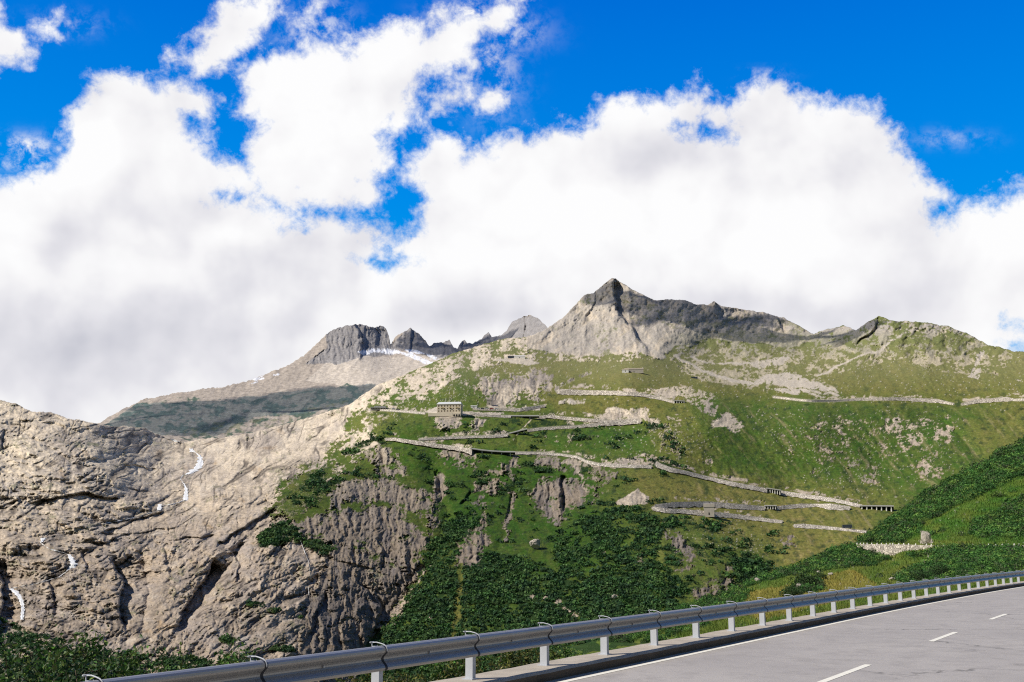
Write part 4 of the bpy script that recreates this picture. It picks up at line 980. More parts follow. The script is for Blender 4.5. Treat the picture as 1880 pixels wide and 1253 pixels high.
# single shrubs on the near hillside
HB = [(1480, 1062, 22, 'round dark shrub alone on the yellow meadow beside the rail'), (1455, 1086, 16, 'smaller dark shrub at the left foot of the round one'), (1728, 1045, 16, 'dark rounded shrub on the slope above the middle of the rail'), (1690, 1056, 14, 'dark shrub left of the rounded one above the rail'), (1507, 1056, 10, 'tiny shrub on the meadow near the round dark shrub')]
for i, (u, v, spx, lab) in enumerate(HB):
    p = SN.pos(u, v + spx * .8); dd = float(SN.dist(u, v + spx * .8)); h = spx * 1.3 * dd / F
    rr = empty('meadow_shrub', p, label=lab, cat='shrub', group='single shrubs on the near meadow')
    k = 1400; rg_ = np.random.default_rng(300 + i); d = rg_.normal(size=(k, 3)); d /= np.linalg.norm(d, axis=1, keepdims=True); d[:, 2] = np.abs(d[:, 2])
    q = d * rg_.uniform(.6, 1, (k, 1)) * (1 + .22 * np.sin(d[:, :1] * 7 + d[:, 1:2] * 5)) * np.array([h * .9, h * .9, h])
    V_, F_, c_ = leaf_cloud(q, d, h * .09 * rg_.uniform(.7, 1.4, k), np.array([(.03, .06, .018)]) * (.5 + .9 * d[:, 2:3]) * rg_.uniform(.7, 1.4, (k, 1)), .8, .5)  # crown painted lighter than the foot, shading by height
    mesh_np('foliage', V_, F_, M['scrub'], rr, attrs={'col': c_})
    m = MB(); [m.tube([(0, 0, -.1), (math.cos(a) * h * .4, math.sin(a) * h * .4, h * .7)], [.03 * h, .01 * h], 5) for a in (0, 1.6, 3, 4.6)]; m.build('stem', M['bark'], rr)

# ================================================================== STONE WALL WITH GUARD STONES (near right)
def wall_quad(name, pts, mat, thick, lab, cat='wall', group=None, sheet=SN, off=1.0, kind=None, ragged=0, dlin=None):
    """pts: (u, v_top, height px): a masonry wall standing in front of the slope, with a coping depth"""
    m = MB(); A = []
    pp = []
    for (a, b) in zip(pts[:-1], pts[1:]):
        n = max(2, int(abs(b[0] - a[0]) / 3)); pp += [tuple(np.array(a) + (np.array(b) - np.array(a)) * t) for t in np.linspace(0, 1, n, endpoint=False)]
    pp.append(pts[-1]); pp = np.array(pp, float)
    d = np.minimum(sheet.dist(pp[:, 0], pp[:, 1] + pp[:, 2]), sheet.dist(pp[:, 0], pp[:, 1] + pp[:, 2] * .3)) - off
    ker = 9 if ragged else 5; dpad = np.pad(d, ker // 2, mode='edge'); d = np.minimum(np.convolve(dpad, np.ones(ker) / ker, 'valid'), d + 1)
    if dlin: d = np.interp(pp[:, 0], [pp[0, 0], pp[-1, 0]], dlin)
    if ragged: pp[:, 2] = np.maximum(.5, pp[:, 2] * (1 + ragged * fbm(pp[:, 0] / 9, pp[:, 0] * 0 + pp[0, 1], 4, .65, seed=401)))
    rt_ = rays(pp[:, 0], pp[:, 1]); hd = np.hypot(rt_[:, 0], rt_[:, 1])
    top = CAM + rt_ * d[:, None]
    rb = rays(pp[:, 0], pp[:, 1] + pp[:, 2] + 1.2); bot = CAM + rb * (d * hd / np.hypot(rb[:, 0], rb[:, 1]))[:, None]
    bot[:, 2] -= .3
    if ragged: bot -= rt_ * ((top[:, 2] - bot[:, 2]) * 1.25)[:, None]
    back = np.stack([rt_[:, 0], rt_[:, 1], 0 * hd], 1) / hd[:, None] * thick
    tb = top + back
    n = len(pp); ring = np.stack([bot, top, tb, bot + back], 1)
    V_ = ring.reshape(-1, 3); I = np.arange(4 * n).reshape(n, 4); Fc = []
    for i in range(n - 1):
        for j in range(4): Fc.append((I[i, j], I[i + 1, j], I[i + 1, (j + 1) % 4], I[i, (j + 1) % 4]))
    Fc += [tuple(I[0]), tuple(I[-1][::-1])]
    m.add(V_, Fc); o = m.build(name, mat)
    tag(o, lab, cat, group, kind); return o, top, pp
w1, wtop, wpp = wall_quad('stone_wall', [(1572, 999.5, 1), (1600, 999.5, 9), (1628, 1000, 20), (1660, 1000, 13), (1690, 1001, 9), (1718, 1001.5, 2)], M['wallstone'], 6, 'pale dry stone retaining wall of a road on the near hillside', dlin=(257, 230))
w2, wtop2, wpp2 = wall_quad('stone_wall', [(1862, 1001, 2), (1880, 1001.5, 8), (1930, 1002, 8)], M['wallstone'], 1.2, 'short piece of pale stone wall at the right edge of the hillside', off=.8)
w3, wtop3, wpp3 = wall_quad('low_parapet', [(1715, 1002.2, 1.2), (1800, 1001.6, 1.2), (1865, 1001.4, 1.2)], M['wallstone'], .6, 'thin stone road edge running right from the pale retaining wall', off=.9)
w4, _, _ = wall_quad('low_parapet', [(1530, 1003, 1.6), (1550, 1001, 1.6), (1575, 999.6, 1.6)], M['wallstone'], .6, 'thin stone road edge running left from the pale retaining wall', off=1.2)
alltop = [(wpp, wtop), (wpp2, wtop2), (wpp3, wtop3)]
gs_u = [1575 + 6.2 * i for i in range(4)] + [1602, 1612, 1620, 1629, 1636, 1641, 1652, 1661, 1670, 1683, 1703, 1712, 1757, 1788, 1803, 1818, 1831, 1843, 1854, 1865, 1874]
stone0 = None
for i, u in enumerate(gs_u):
    for pp_, tp_ in alltop:
        if pp_[0, 0] <= u <= pp_[-1, 0]:
            q = np.array([np.interp(u, pp_[:, 0], tp_[:, k]) for k in range(3)])
            sc_ = np.linalg.norm(q - CAM) / F
            big = .9 if u < 1720 else .95
            r = 1.15 * sc_ * big; hh = 2.6 * sc_ * big
            m = MB(); ang = np.linspace(0, 2 * math.pi, 7, endpoint=False)
            rings = [(r, -.1), (r * .95, hh * .6), (r * .7, hh * .95), (r * .2, hh)]
            m.sweep(rings, lambda k: [(q[0] + rings[k][0] * math.cos(a) + .0, q[1] + .5 + rings[k][0] * math.sin(a), q[2] + rings[k][1]) for a in ang])
            o = m.build('guard_stone', M['white'], smooth=False)
            tag(o, ('pale guard stone on the stone wall, one of the close row' if u < 1720 else 'whitish guard stone on the thin road edge, one of the spaced row'), 'guard stone', 'guard stones in the close row on the wall' if u < 1720 else 'guard stones spaced along the road edge')
            break

# ================================================================== ROADS ON THE MOUNTAIN
WL = dict(top='pale wall of the short road topmost above the hotel', spur='pale bank beside the road right of the hotel', hotelroad='low wall just right of the hotel forecourt',
 upper='pale wall right of the upper bridge, above the hairpin', middle='long pale wall below the hairpin, right of the middle bridge', lower='thin wall left of the middle bridge',
 shoulder='pale wall left of the longest bridge, reaching the hairpin', balcony='thin wall right of the longest bridge', descent='stone wall right of the yellow cutting, falling to the small gallery',
 descent2='stone wall between the small gallery and the large gallery', loop='stone wall left of the large gallery, between two galleries', loop2='stone wall from the lowest small gallery left to the hairpin',
 lowest='lowest long stone wall below the hairpin at centre right', lowest2='lowest stone wall end with the dark vehicle on it', pass_='thin distant wall crossing the upper right slope', pass2='pale distant bank at the far right edge of the upper road', carpark='thin wall below the pavilion left of the hotel')
for k, r in ROADS.items():
    rr = sorted(r, key=lambda a: a[0])
    o, _, _ = wall_quad('retaining_wall', [(a, b - .2, h * .82 + .5) for a, b, h in rr], M['farstone'] if k not in ('top', 'spur', 'upper', 'middle', 'shoulder', 'pass_', 'pass2') else M['palestone'], 6.0, WL[k], 'retaining wall', 'retaining walls of the mountain road', sheet=S, off=2.2, ragged=.45)

# ---- local frame for things on the mountain
def frame(u, v, off=4, sheet=S, d=None):
    dd = float(sheet.dist(u, v)) - off if d is None else d
    p = CAM + rays(u, v) * dd
    az = math.atan2(p[0], p[1])
    return p, dd, dd / F, -az       # position, distance, metres per px, rotation

# hotel
p, dd, k, rz = frame(824, 757, 16)
hot = empty('hotel', p, rz + math.radians(-10), label='old mountain hotel with pale stone walls and light metal roof beside the road', cat='hotel')
Wd, Hh, Dp = 44 * k, 15.0 * k, 13.0
m = MB().box(-Wd / 2, 0, -2, Wd / 2, Dp, Hh); m.build('wall', M['plaster'], hot)
m = MB(); e = .5
rv_ = [(-Wd / 2 - e, -e, Hh), (Wd / 2 + e, -e, Hh), (Wd / 2 + e, Dp + e, Hh), (-Wd / 2 - e, Dp + e, Hh), (-Wd / 2 + .8, Dp / 2 - 1, Hh + 3.0), (Wd / 2 - .8, Dp / 2 - 1, Hh + 3.0), (Wd / 2 - .8, Dp / 2 + 1, Hh + 3.0), (-Wd / 2 + .8, Dp / 2 + 1, Hh + 3.0)]
m.add(rv_, [(0, 1, 5, 4), (1, 2, 6, 5), (2, 3, 7, 6), (3, 0, 4, 7), (4, 5, 6, 7), (3, 2, 1, 0)]); rf = m.build('roof', M['roof'], hot)
MB().box(-Wd / 2 - .6, -.6, Hh - .35, Wd / 2 + .6, -.5, Hh + .15).build('eaves', M['white'], rf)
for xx in (-6, 5): MB().box(xx, Dp / 2, Hh + 2.5, xx + 1.0, Dp / 2 + 1, Hh + 4.6).build('chimney', M['stonefar'], rf)
nf = 3
for fl in range(nf):
    z = .6 + fl * (Hh - .8) / nf
    for j in range(8):
        xx = -Wd / 2 + 1.4 + j * (Wd - 3.6) / 7
        w_ = MB().box(xx, -.05, z, xx + .95, .1, z + 1.45).build('window', M['shutter'], hot)
        MB().box(xx - .28, -.09, z, xx - .04, .05, z + 1.45).box(xx + .99, -.09, z, xx + 1.23, .05, z + 1.45).build('shutter', M['frame'], w_)
    for j in range(4):
        yy = 1.2 + j * 2.9; MB().box(Wd / 2 - .1, yy, z, Wd / 2 + .05, yy + .95, z + 1.45).build('window', M['shutter'], hot)
for x0 in (-Wd / 2 + 5.2, -Wd / 2 + 13.5, Wd / 2 - 5.0): MB().box(x0, -1.0, Hh * .5, x0 + 2.4, 0, Hh * .5 + .25).box(x0, -1.0, Hh * .5 + .25, x0 + 2.4, -.9, Hh * .5 + 1.1).build('balcony', M['frame'], hot)
m = MB()
bw = 14 * k; x0 = Wd / 2 - bw
m.box(x0, -1.4, -2.0 - 5.2 * k, Wd / 2, 4, -1.2); m.build('arcade_base', M['plaster'], hot)
for j in range(3):
    cx = x0 + (j + .5) * bw / 3; m = MB(); wv2 = bw / 3 * .34; pts = [(cx - wv2, -1.46, -2 - 5.0 * k), (cx + wv2, -1.46, -2 - 5.0 * k)] + [(cx + wv2 * math.cos(a), -1.46, -3.6 + wv2 * math.sin(a)) for a in np.linspace(0, math.pi, 9)]
    m.add(pts, [tuple(range(len(pts)))]); m.build('arch', M['dark'], hot)
p2, dd2, k2, rz2 = frame(806, 757, 22)
tr = MB(); tw_ = 46 * k; tr.box(-tw_ / 2 - 4, -.8, -3.2, tw_ / 2 - 14 * k + 4, .4, .3)
o = tr.build('terrace_wall', M['plaster'], hot); o.location = (-4, -5.5, -2.0)

# pavilion left of the hotel
p, dd, k, rz = frame(700, 752, 10)
pv = empty('pavilion', p, rz, label='long low grey and white pavilion left of the hotel on the slope', cat='building')
MB().box(-19 * k, 0, -1, 8 * k, 6, 3.2 * k).build('wall', M['stonefar'], pv)
MB().box(-20 * k, -.6, 3.2 * k, 9 * k, 6.6, 3.9 * k).build('roof', M['roof'], pv)
MB().box(-12 * k, .5, 3.9 * k, 8 * k, 5, 5.8 * k).build('upper_storey', M['white'], pv)
MB().box(-13 * k, 0, 5.8 * k, 9 * k, 6, 6.4 * k).build('upper_roof', M['stonefar'], pv)
for j in range(9): MB().box((-18 + j * 2.9) * k, -.06, .6 * k, (-16.4 + j * 2.9) * k, .1, 2.4 * k).build('window', M['shutter'], pv)
for x0 in (7.0, 14.5): MB().box((9 + x0 - 7) * k, .3, 0, (14 + x0 - 7) * k, 4, 3.4 * k).build('side_hut', M['card'], pv)

def hut(u, v, wpx, hpx, lab, mat, rmat, dpt=6, off=4, roofh=.35, shed=False, name='stone_hut'):
    p, dd, k, rz = frame(u, v, off); w_ = wpx * k / 2; h_ = hpx * k
    r = empty(name, p, rz, label=lab, cat='hut')
    MB().box(-w_, 0, -1.5, w_, dpt, h_).build('wall', mat, r)
    m = MB(); e = .3; rh = h_ * roofh + .3
    if shed: m.hexa([(-w_ - e, -e, h_), (w_ + e, -e, h_), (-w_ - e, dpt + e, h_ + .1), (w_ + e, dpt + e, h_ + .1), (-w_ - e, -e, h_ + rh), (w_ + e, -e, h_ + rh), (-w_ - e, dpt + e, h_ + rh + .6), (w_ + e, dpt + e, h_ + rh + .6)])
    else: m.add([(-w_ - e, -e, h_), (w_ + e, -e, h_), (w_ + e, dpt + e, h_), (-w_ - e, dpt + e, h_), (-w_ - e, dpt / 2, h_ + rh), (w_ + e, dpt / 2, h_ + rh)], [(0, 1, 5, 4), (2, 3, 4, 5), (0, 4, 3), (1, 2, 5), (3, 2, 1, 0)])
    m.build('roof', rmat, r)
    MB().box(-.5, -.05, 0, .5, .1, min(2, h_ * .8)).build('door', M['dark'], r)
    return r
hut(1164, 684, 34, 5.5, 'long low grey stone hut on the upper meadow', M['stonefar'], M['gravel'], 8, shed=True)
hut(1148, 683, 12, 3.5, 'pale small annex left of the long stone hut', M['white'], M['gravel'], 6, off=14, shed=True)
hut(954, 658, 20, 4.5, 'white flat building high on the shoulder above the hotel', M['white'], M['white'], 10)
hut(938, 658, 11, 4, 'dark hut beside the white flat building on the shoulder', M['card'], M['stonefar'], 8)
hut(898, 743, 8.5, 7.5, 'grey stone cabin under the cliff right of the hotel', M['stonefar'], M['stonefar'], 6, shed=True)
hut(1275, 695, 11, 2.2, 'small dark roofed hut alone on the dry meadow', M['card'], M['dark'], 5)
hut(1302, 946, 18, 14, 'grey stone blockhouse at the bend of the lowest wall', M['stonefar'], M['stonefar'], 7, off=12, shed=True)
hut(870, 749, 11, 3, 'small white roofed kiosk beside the hotel', M['white'], M['white'], 5)

# bridges
def bridge(pts, piers, lab, dpth=8.0, off=9, th=1.3):
    pts = np.array(pts, float); d = float(np.mean(S.dist(pts[:, 0], pts[:, 1] + 4))) - off
    P = [CAM + rays(a, b) / np.hypot(*rays(a, b)[:2]) * d for a, b in pts]; k = d / F
    cen = P[len(P) // 2]; r = empty('bridge', cen, label=lab, cat='bridge', group='concrete bridges of the mountain road')
    bk = np.array([cen[0], cen[1], 0]) / np.hypot(cen[0], cen[1]) * dpth
    m = MB(); m.sweep(P, lambda i: [P[i] - cen + np.array([0, 0, -th * k]), P[i] - cen, P[i] - cen + bk, P[i] - cen + bk + np.array([0, 0, -th * k])]); dk = m.build('deck', M['deck'], r)
    m = MB(); m.sweep(P, lambda i: [P[i] - cen + np.array([0, 0, 0]), P[i] - cen + np.array([0, 0, .55 * k + .3]), P[i] - cen + bk * .04 + np.array([0, 0, .55 * k + .3]), P[i] - cen + bk * .04]); m.build('parapet', M['white'], r)
    m = MB(); m.sweep(P, lambda i: [P[i] - cen + bk * .45 + np.array([0, 0, -th * k]), P[i] - cen + bk * .45 + np.array([0, 0, -th * k - 1.1]), P[i] - cen + bk * .8 + np.array([0, 0, -th * k - 1.1]), P[i] - cen + bk * .8 + np.array([0, 0, -th * k])]); m.build('girder', M['dark'], r)
    for (u, hp) in piers:
        q = np.array([np.interp(u, pts[:, 0], [a[j] for a in P]) for j in range(3)]) - cen; w_ = .75 * k
        MB().hexa([q + bk * .2 + np.array(o_) for o_ in [(-w_, 0, -hp * k), (w_, 0, -hp * k), (-w_, 4, -hp * k), (w_, 4, -hp * k), (-w_, 0, -th * k), (w_, 0, -th * k), (-w_, 4, -th * k), (w_, 4, -th * k)]]).build('pier', M['deck'], r)
bridge([(864, 823.5), (885, 826.5), (905, 828.5), (925, 829.5), (946, 829.8)], [(867, 8), (885, 9), (903, 11), (921, 15), (937, 12)], 'longest concrete bridge on five piers, lowest of the three', 8, 12)
bridge([(930, 797), (948, 792.5), (968, 787.5)], [(938, 5), (951, 12), (962, 7)], 'middle short bridge sloping up to the right', 7, 12, 1.2)
bridge([(932, 763.5), (955, 763.5), (990, 763.5)], [(948, 5), (958, 5), (973, 11)], 'upper bridge just right of the hotel', 7, 12, 1.3)

# galleries (snow sheds)
def gallery(pts, n, hpx, lab, rt_=1.2, dpth=9, off=8, lean=0, taper=0):
    pts = np.array(pts, float); d = float(np.mean(S.dist(pts[:, 0], pts[:, 1] + hpx))) - off
    P = [CAM + rays(a, b) / np.hypot(*rays(a, b)[:2]) * d for a, b in pts]; k = d / F
    cen = P[0]; r = empty('road_gallery', cen, label=lab, cat='road gallery', group='open galleries along the mountain road')
    bk = np.array([cen[0], cen[1], 0]) / np.hypot(cen[0], cen[1]) * dpth
    up = lambda z: np.array([0, 0, z])
    m = MB(); m.sweep(P, lambda i: [P[i] - cen + up(-rt_ * k), P[i] - cen, P[i] - cen + bk + up(.5), P[i] - cen + bk + up(-rt_ * k)]); m.build('roof', M['deck'], r)
    m = MB(); m.sweep(P, lambda i: [P[i] - cen + bk * .8 + up(-rt_ * k), P[i] - cen + bk * .9 + up(-rt_ * k), P[i] - cen + bk * .9 + up(-(hpx + taper * i / (len(P) - 1)) * k), P[i] - cen + bk * .8 + up(-(hpx + taper * i / (len(P) - 1)) * k)]); m.build('back_wall', M['dark'], r)
    for j in range(n):
        f = (j + .5) / n; u = pts[0, 0] + (pts[-1, 0] - pts[0, 0]) * f
        q = np.array([np.interp(u, pts[:, 0], [a[jj] for a in P]) for jj in range(3)]) - cen; w_ = .55 * k; h2 = (hpx + taper * f) * k
        MB().hexa([q + bk * .06 + np.array(o_) for o_ in [(-w_, 0, -h2), (w_, 0, -h2), (-w_, 1.5, -h2), (w_, 1.5, -h2), (-w_, 0, -rt_ * k), (w_, 0, -rt_ * k), (-w_, 1.5, -rt_ * k), (w_, 1.5, -rt_ * k)]]).build('column', M['white'], r)
gallery([(1578, 928), (1600, 928), (1641, 928.5)], 7, 6, 'largest dark gallery with white columns beside the near hillside', 1.8, 10, 10, taper=9)
gallery([(1407, 895.5), (1434, 899.5)], 6, 9, 'small gallery with pale columns in the middle of the long wall', 1.6, 8, 6)
gallery([(1403, 928), (1426, 928)], 5, 7, 'lowest small gallery with pale columns', 1.5, 8, 6)
gallery([(1236, 734.5), (1258, 736)], 5, 7, 'uppermost small gallery with pale columns left of the scree', 1.6, 8, 6, taper=2)

# vehicles
def vehicle(u, v, L_, body, lab, bus=False, off=6, group=None):
    p, dd, k, rz = frame(u, v, off); r = empty('coach' if bus else 'parked_car', p, rz + math.radians(8), label=lab, cat='coach' if bus else 'car', group=group)
    w_ = 1.8 if not bus else 2.5; h_ = .75 if not bus else 2.6
    prof = [(-L_ / 2, .35), (L_ / 2, .35), (L_ / 2, .35 + h_ * .8), (L_ * .28, .35 + h_), (-L_ / 2 + .1, .35 + h_)] if not bus else [(-L_ / 2, .4), (L_ / 2, .4), (L_ / 2, 2.4), (L_ / 2 - .3, 3.0), (-L_ / 2, 3.0)]
    m = MB(); n = len(prof); m.add([(x_, 0, z_) for x_, z_ in prof] + [(x_, w_, z_) for x_, z_ in prof], [tuple(range(n)), tuple(range(2 * n - 1, n - 1, -1))] + [(i, (i + 1) % n + 0, (i + 1) % n + n, i + n)[::-1] for i in range(n)]); m.build('body', body, r)
    if bus: MB().box(-L_ / 2 + .2, -.02, 1.5, L_ / 2 - .3, w_ + .02, 2.4).build('window_band', M['glass'], r)
    else:
        m = MB(); z0 = .35 + h_; m.hexa([(-L_ * .42, .1, z0), (L_ * .22, .1, z0), (-L_ * .42, w_ - .1, z0), (L_ * .22, w_ - .1, z0), (-L_ * .34, .25, z0 + .55), (L_ * .08, .25, z0 + .55), (-L_ * .34, w_ - .25, z0 + .55), (L_ * .08, w_ - .25, z0 + .55)]); m.build('cabin', M['glass'], r)
    for x_ in (-L_ * .32, L_ * .32):
        for y_ in (-.03, w_ - .17):
            m = MB(); m.tube([(x_, y_, .33), (x_, y_ + .2, .33)], .33 if not bus else .45, 12); m.build('wheel', M['tyre'], r)
vehicle(1556, 970.5, 7.5, M['card'], 'dark coach on the lowest stretch of mountain road', True)
for i, (u, v, b, lab) in enumerate([(878, 751, 'carw', 'white car parked nearest the hotel'), (886, 751.5, 'card', 'dark car parked right of the hotel'), (894, 751, 'carw', 'white car parked second in line right of the hotel'), (903, 751.5, 'carr', 'red car parked right of the hotel'), (912, 752, 'carw', 'white car last in line on the hotel road'), (723, 752, 'carw', 'white car parked beside the pavilion'), (731, 753, 'card', 'dark car parked beside the pavilion')]):
    vehicle(u, v, 4.4, M[b], lab, False, 12, 'cars parked by the hotel and pavilion')

# boulders
def boulder(u, v, wpx, hpx, lab, off=3, mat=None, seed=1, sheet=S):
    p, dd, k, rz = frame(u, v, off, sheet); import bmesh as bmm
    bm = bmm.new(); bmm.ops.create_icosphere(bm, subdivisions=4, radius=1); rg_ = np.random.default_rng(seed)
    V_ = np.array([x_.co[:] for x_ in bm.verts]); Fc = [tuple(q.index for q in f.verts) for f in bm.faces]; bm.free()
    nrm = rg_.normal(size=(14, 3)); nrm /= np.linalg.norm(nrm, axis=1, keepdims=True)
    for q in nrm: 
        h_ = rg_.uniform(.62, .9); dt = V_ @ q; V_ -= np.clip(dt - h_, 0, None)[:, None] * q[None]
    V_ *= 1 + .26 * fbm(V_[:, 0] * 1.4 + V_[:, 2] * 1.1 + seed, V_[:, 1] * 1.4 + V_[:, 2] * .9, 5, .6, seed=seed, kind='billow')[:, None]
    V_ *= np.array([wpx * k / 2, wpx * k / 2 * .8, hpx * k / 2]); V_[:, 2] += hpx * k * .42
    o = mesh_np('boulder', V_, Fc, mat or M['farstone2']); o.location = p; tag(o, lab, 'boulder'); return o
M['farstone2'] = simple('boulder rock', (.40, .36, .31), .95, 0, .45, .35, .8, 1.0)
boulder(982, 1007, 25, 20, 'big pale boulder alone on the green slope', seed=3)
boulder(1128, 1100, 10, 9, 'small pinkish boulder in the dark scrub at the lower centre', seed=4)
boulder(1701, 1000, 16, 27, 'jagged pale rock standing behind the stone wall', seed=6, sheet=SN, off=1)
boulder(1466, 1081, 12, 9, 'pale rock at the left foot of the dark meadow shrub', seed=7, sheet=SN, off=1)
boulder(1640, 1066, 16, 6, 'flat pale rock on the meadow right of the dark shrub', seed=8, sheet=SN, off=1)
boulder(1525, 1057, 9, 6, 'small pale rock above the flat one on the meadow', seed=9, sheet=SN, off=1)
boulder(1503, 1053, 7, 5, 'small whitish rock highest on the yellow meadow', seed=10, sheet=SN, off=1)
boulder(1390, 1070, 11, 9, 'reddish pale rock at the left end of the meadow crest', seed=11, sheet=SN, off=1)

# ================================================================== WATER
def fall(pts, lab, name='waterfall', off=2.5):
    """pts: (u, v, width px) down the fall"""
    pp = []
    for a, b in zip(pts[:-1], pts[1:]):
        n = 6; pp += [tuple(np.array(a) + (np.array(b) - np.array(a)) * t) for t in np.linspace(0, 1, n, endpoint=False)]
    pp.append(pts[-1]); pp = np.array(pp, float); pp[:, 2] *= .78 * (1 + .3 * np.sin(pp[:, 1] * 1.1)); d = S.dist(pp[:, 0], pp[:, 1]); d = np.minimum(d, np.convolve(np.pad(d, 3, mode='edge'), np.ones(7) / 7, 'valid')) - off
    rg_ = np.random.default_rng(int(pp[0, 0])); K = 9; V_ = []
    for i, (u, v, w_) in enumerate(pp):
        for j in range(K):
            t = j / (K - 1) - .5; uu = u + t * w_ * (1 + .10 * rg_.normal()); dd = d[i] - (.25 - t * t) * w_ * .8 * d[i] / F + rg_.normal() * .15
            V_.append(CAM + rays(uu, v + rg_.normal() * .4) * dd)
    n = len(pp); I = np.arange(n * K).reshape(n, K)
    o = mesh_np(name, V_, np.stack([I[:-1, :-1], I[:-1, 1:], I[1:, 1:], I[1:, :-1]], -1).reshape(-1, 4), M['water'], smooth=True)
    tag(o, kind='structure'); o['label'] = lab
fall([(366, 836, 6), (368, 845, 12), (366, 858, 20), (356, 864, 18), (345, 871, 10), (336, 873, 4)], 'uppermost white waterfall in the notch')
fall([(350, 824, 8), (354, 830, 12)], 'small white water above the uppermost waterfall')
fall([(338, 888, 3), (342, 900, 7), (341, 912, 11), (341, 919, 14)], 'second waterfall')
fall([(293, 926, 8), (292, 937, 11)], 'small third cascade')
fall([(80, 988, 11), (76, 995, 7)], 'tiny cascade at left')
fall([(127, 1018, 9), (132, 1028, 12), (135, 1036, 16), (133, 1043, 18)], 'lower left cascade')
fall([(18, 1081, 10), (26, 1085, 14), (36, 1095, 12), (41, 1108, 9), (42, 1120, 8), (40, 1138, 7)], 'bottom left waterfall')
fall([(548, 985, .6), (558, 1010, .8), (566, 1030, .8), (570, 1060, .8)], 'thin rivulet on the slab', off=1.5)
fall([(566, 1076, 1), (567, 1093, 1.3)], 'thin rivulet below', off=1.5)
fall([(310, 806, 10), (325, 811, 14), (335, 813, 6)], 'snow white water in the notch')

for q_ in [[(336, 873, 2), (331, 880, 2), (338, 889, 2)], [(340, 918, 3), (322, 925, 2), (298, 929, 3)], [(290, 938, 2.5), (240, 952, 1.5), (190, 962, 1.2)], [(74, 996, 2), (90, 1008, 1.5), (122, 1017, 3)], [(130, 1043, 4), (108, 1060, 2), (66, 1072, 2), (20, 1081, 3)], [(352, 828, 3), (360, 832, 3), (367, 838, 4)]]:
    fall(q_, 'thin stream between the falls', 'stream', 1.2)
# ================================================================== SKY
SKYR = 40000.
gu = np.arange(-1500, 3400, 9.); gv = np.arange(-1300, 1120, 9.)
GU, GV = np.meshgrid(gu, gv)
def sdf(pts):
    ins = inpoly(GU, GV, pts); p = list(pts) + [pts[0]]; d = np.full(GU.shape, 1e4)
    for (x0, y0), (x1, y1) in zip(p[:-1], p[1:]):
        dx, dy = x1 - x0, y1 - y0; t = np.clip(((GU - x0) * dx + (GV - y0) * dy) / (dx * dx + dy * dy + 1e-9), 0, 1)
        d = np.minimum(d, np.hypot(GU - x0 - t * dx, GV - y0 - t * dy))
    return np.where(ins, d, -d)
CL = [
 [(-420, 1200), (-330, 400), (0, 322), (35, 310), (78, 300), (110, 268), (128, 205), (160, 178), (205, 148), (250, 138), (300, 158), (345, 172), (378, 184), (368, 200), (332, 198), (328, 222), (345, 245), (383, 258), (398, 290), (440, 298), (468, 325), (490, 360), (512, 395), (560, 408), (595, 398), (650, 408), (705, 415), (715, 440), (690, 462), (655, 478), (690, 508), (725, 508), (745, 478), (722, 448), (765, 408), (775, 365), (752, 318), (758, 285), (790, 258), (822, 244), (842, 262), (862, 275), (900, 260), (945, 242), (1010, 240), (1095, 235), (1108, 212), (1160, 190), (1215, 185), (1290, 165), (1328, 188), (1352, 168), (1420, 150), (1452, 160), (1480, 186), (1545, 188), (1600, 208), (1640, 248), (1662, 300), (1688, 325), (1740, 345), (1745, 368), (1700, 378), (1722, 402), (1760, 374), (1830, 360), (1880, 352), (2150, 330), (2300, 420), (2400, 1200)],
 [(362, 128), (372, 75), (392, 25), (440, 2), (515, -20), (522, 40), (482, 72), (462, 100), (400, 120)],
 [(445, 118), (520, 84), (560, 73), (640, 80), (720, 55), (790, 60), (812, 36), (860, 30), (900, 18), (960, -30), (995, -30), (962, 30), (900, 60), (852, 85), (858, 112), (785, 140), (772, 190), (766, 226), (712, 260), (706, 292), (662, 330), (700, 345), (690, 372), (620, 388), (560, 388), (480, 362), (448, 322), (455, 272), (478, 230), (448, 200), (455, 170)],
 [(-300, -200), (0, 5), (12, 48), (46, 62), (40, 92), (0, 118), (-200, 200)],
 [(540, 52), (560, 26), (592, -5), (602, 10), (575, 42), (548, 60)], [(772, 178), (800, 160), (845, 146), (852, 170), (805, 190)], [(50, 48), (108, 34), (100, 62), (60, 64)], [(312, 98), (340, 96), (338, 108), (315, 108)], [(884, 182), (922, 178), (918, 192), (888, 192)], [(1575, 190), (1612, 186), (1608, 197), (1580, 198)]]
HO = [[(1245, 232), (1290, 226), (1335, 243), (1300, 250)], [(365, 362), (400, 352), (440, 350), (456, 368), (400, 370)], [(1860, 590), (1910, 575), (1910, 605)], [(1858, 640), (1900, 625), (1910, 650)]]
cov = np.max([sdf(c) for c in CL], 0)
for h in HO: cov = np.minimum(cov, -sdf(h) * 1.0 + 2)
cov += 9
faint = np.zeros(GU.shape)
for (x0, y0, rx, ry, a) in [(45, 272, 50, 20, .55), (1160, 0, 10, 10, 0), (905, 120, 45, 90, .3), (860, 25, 60, 20, .5), (930, 60, 60, 30, .3), (580, 60, 60, 40, .35), (1740, 255, 60, 14, .16), (1405, 135, 35, 8, .22), (110, 45, 60, 20, .2), (60, 300, 60, 12, .5), (610, 30, 30, 30, .2)]:
    faint = np.maximum(faint, a * np.exp(-((GU - x0) / rx) ** 2 - ((GV - y0) / ry) ** 2))
shade = np.full(GU.shape, .86)
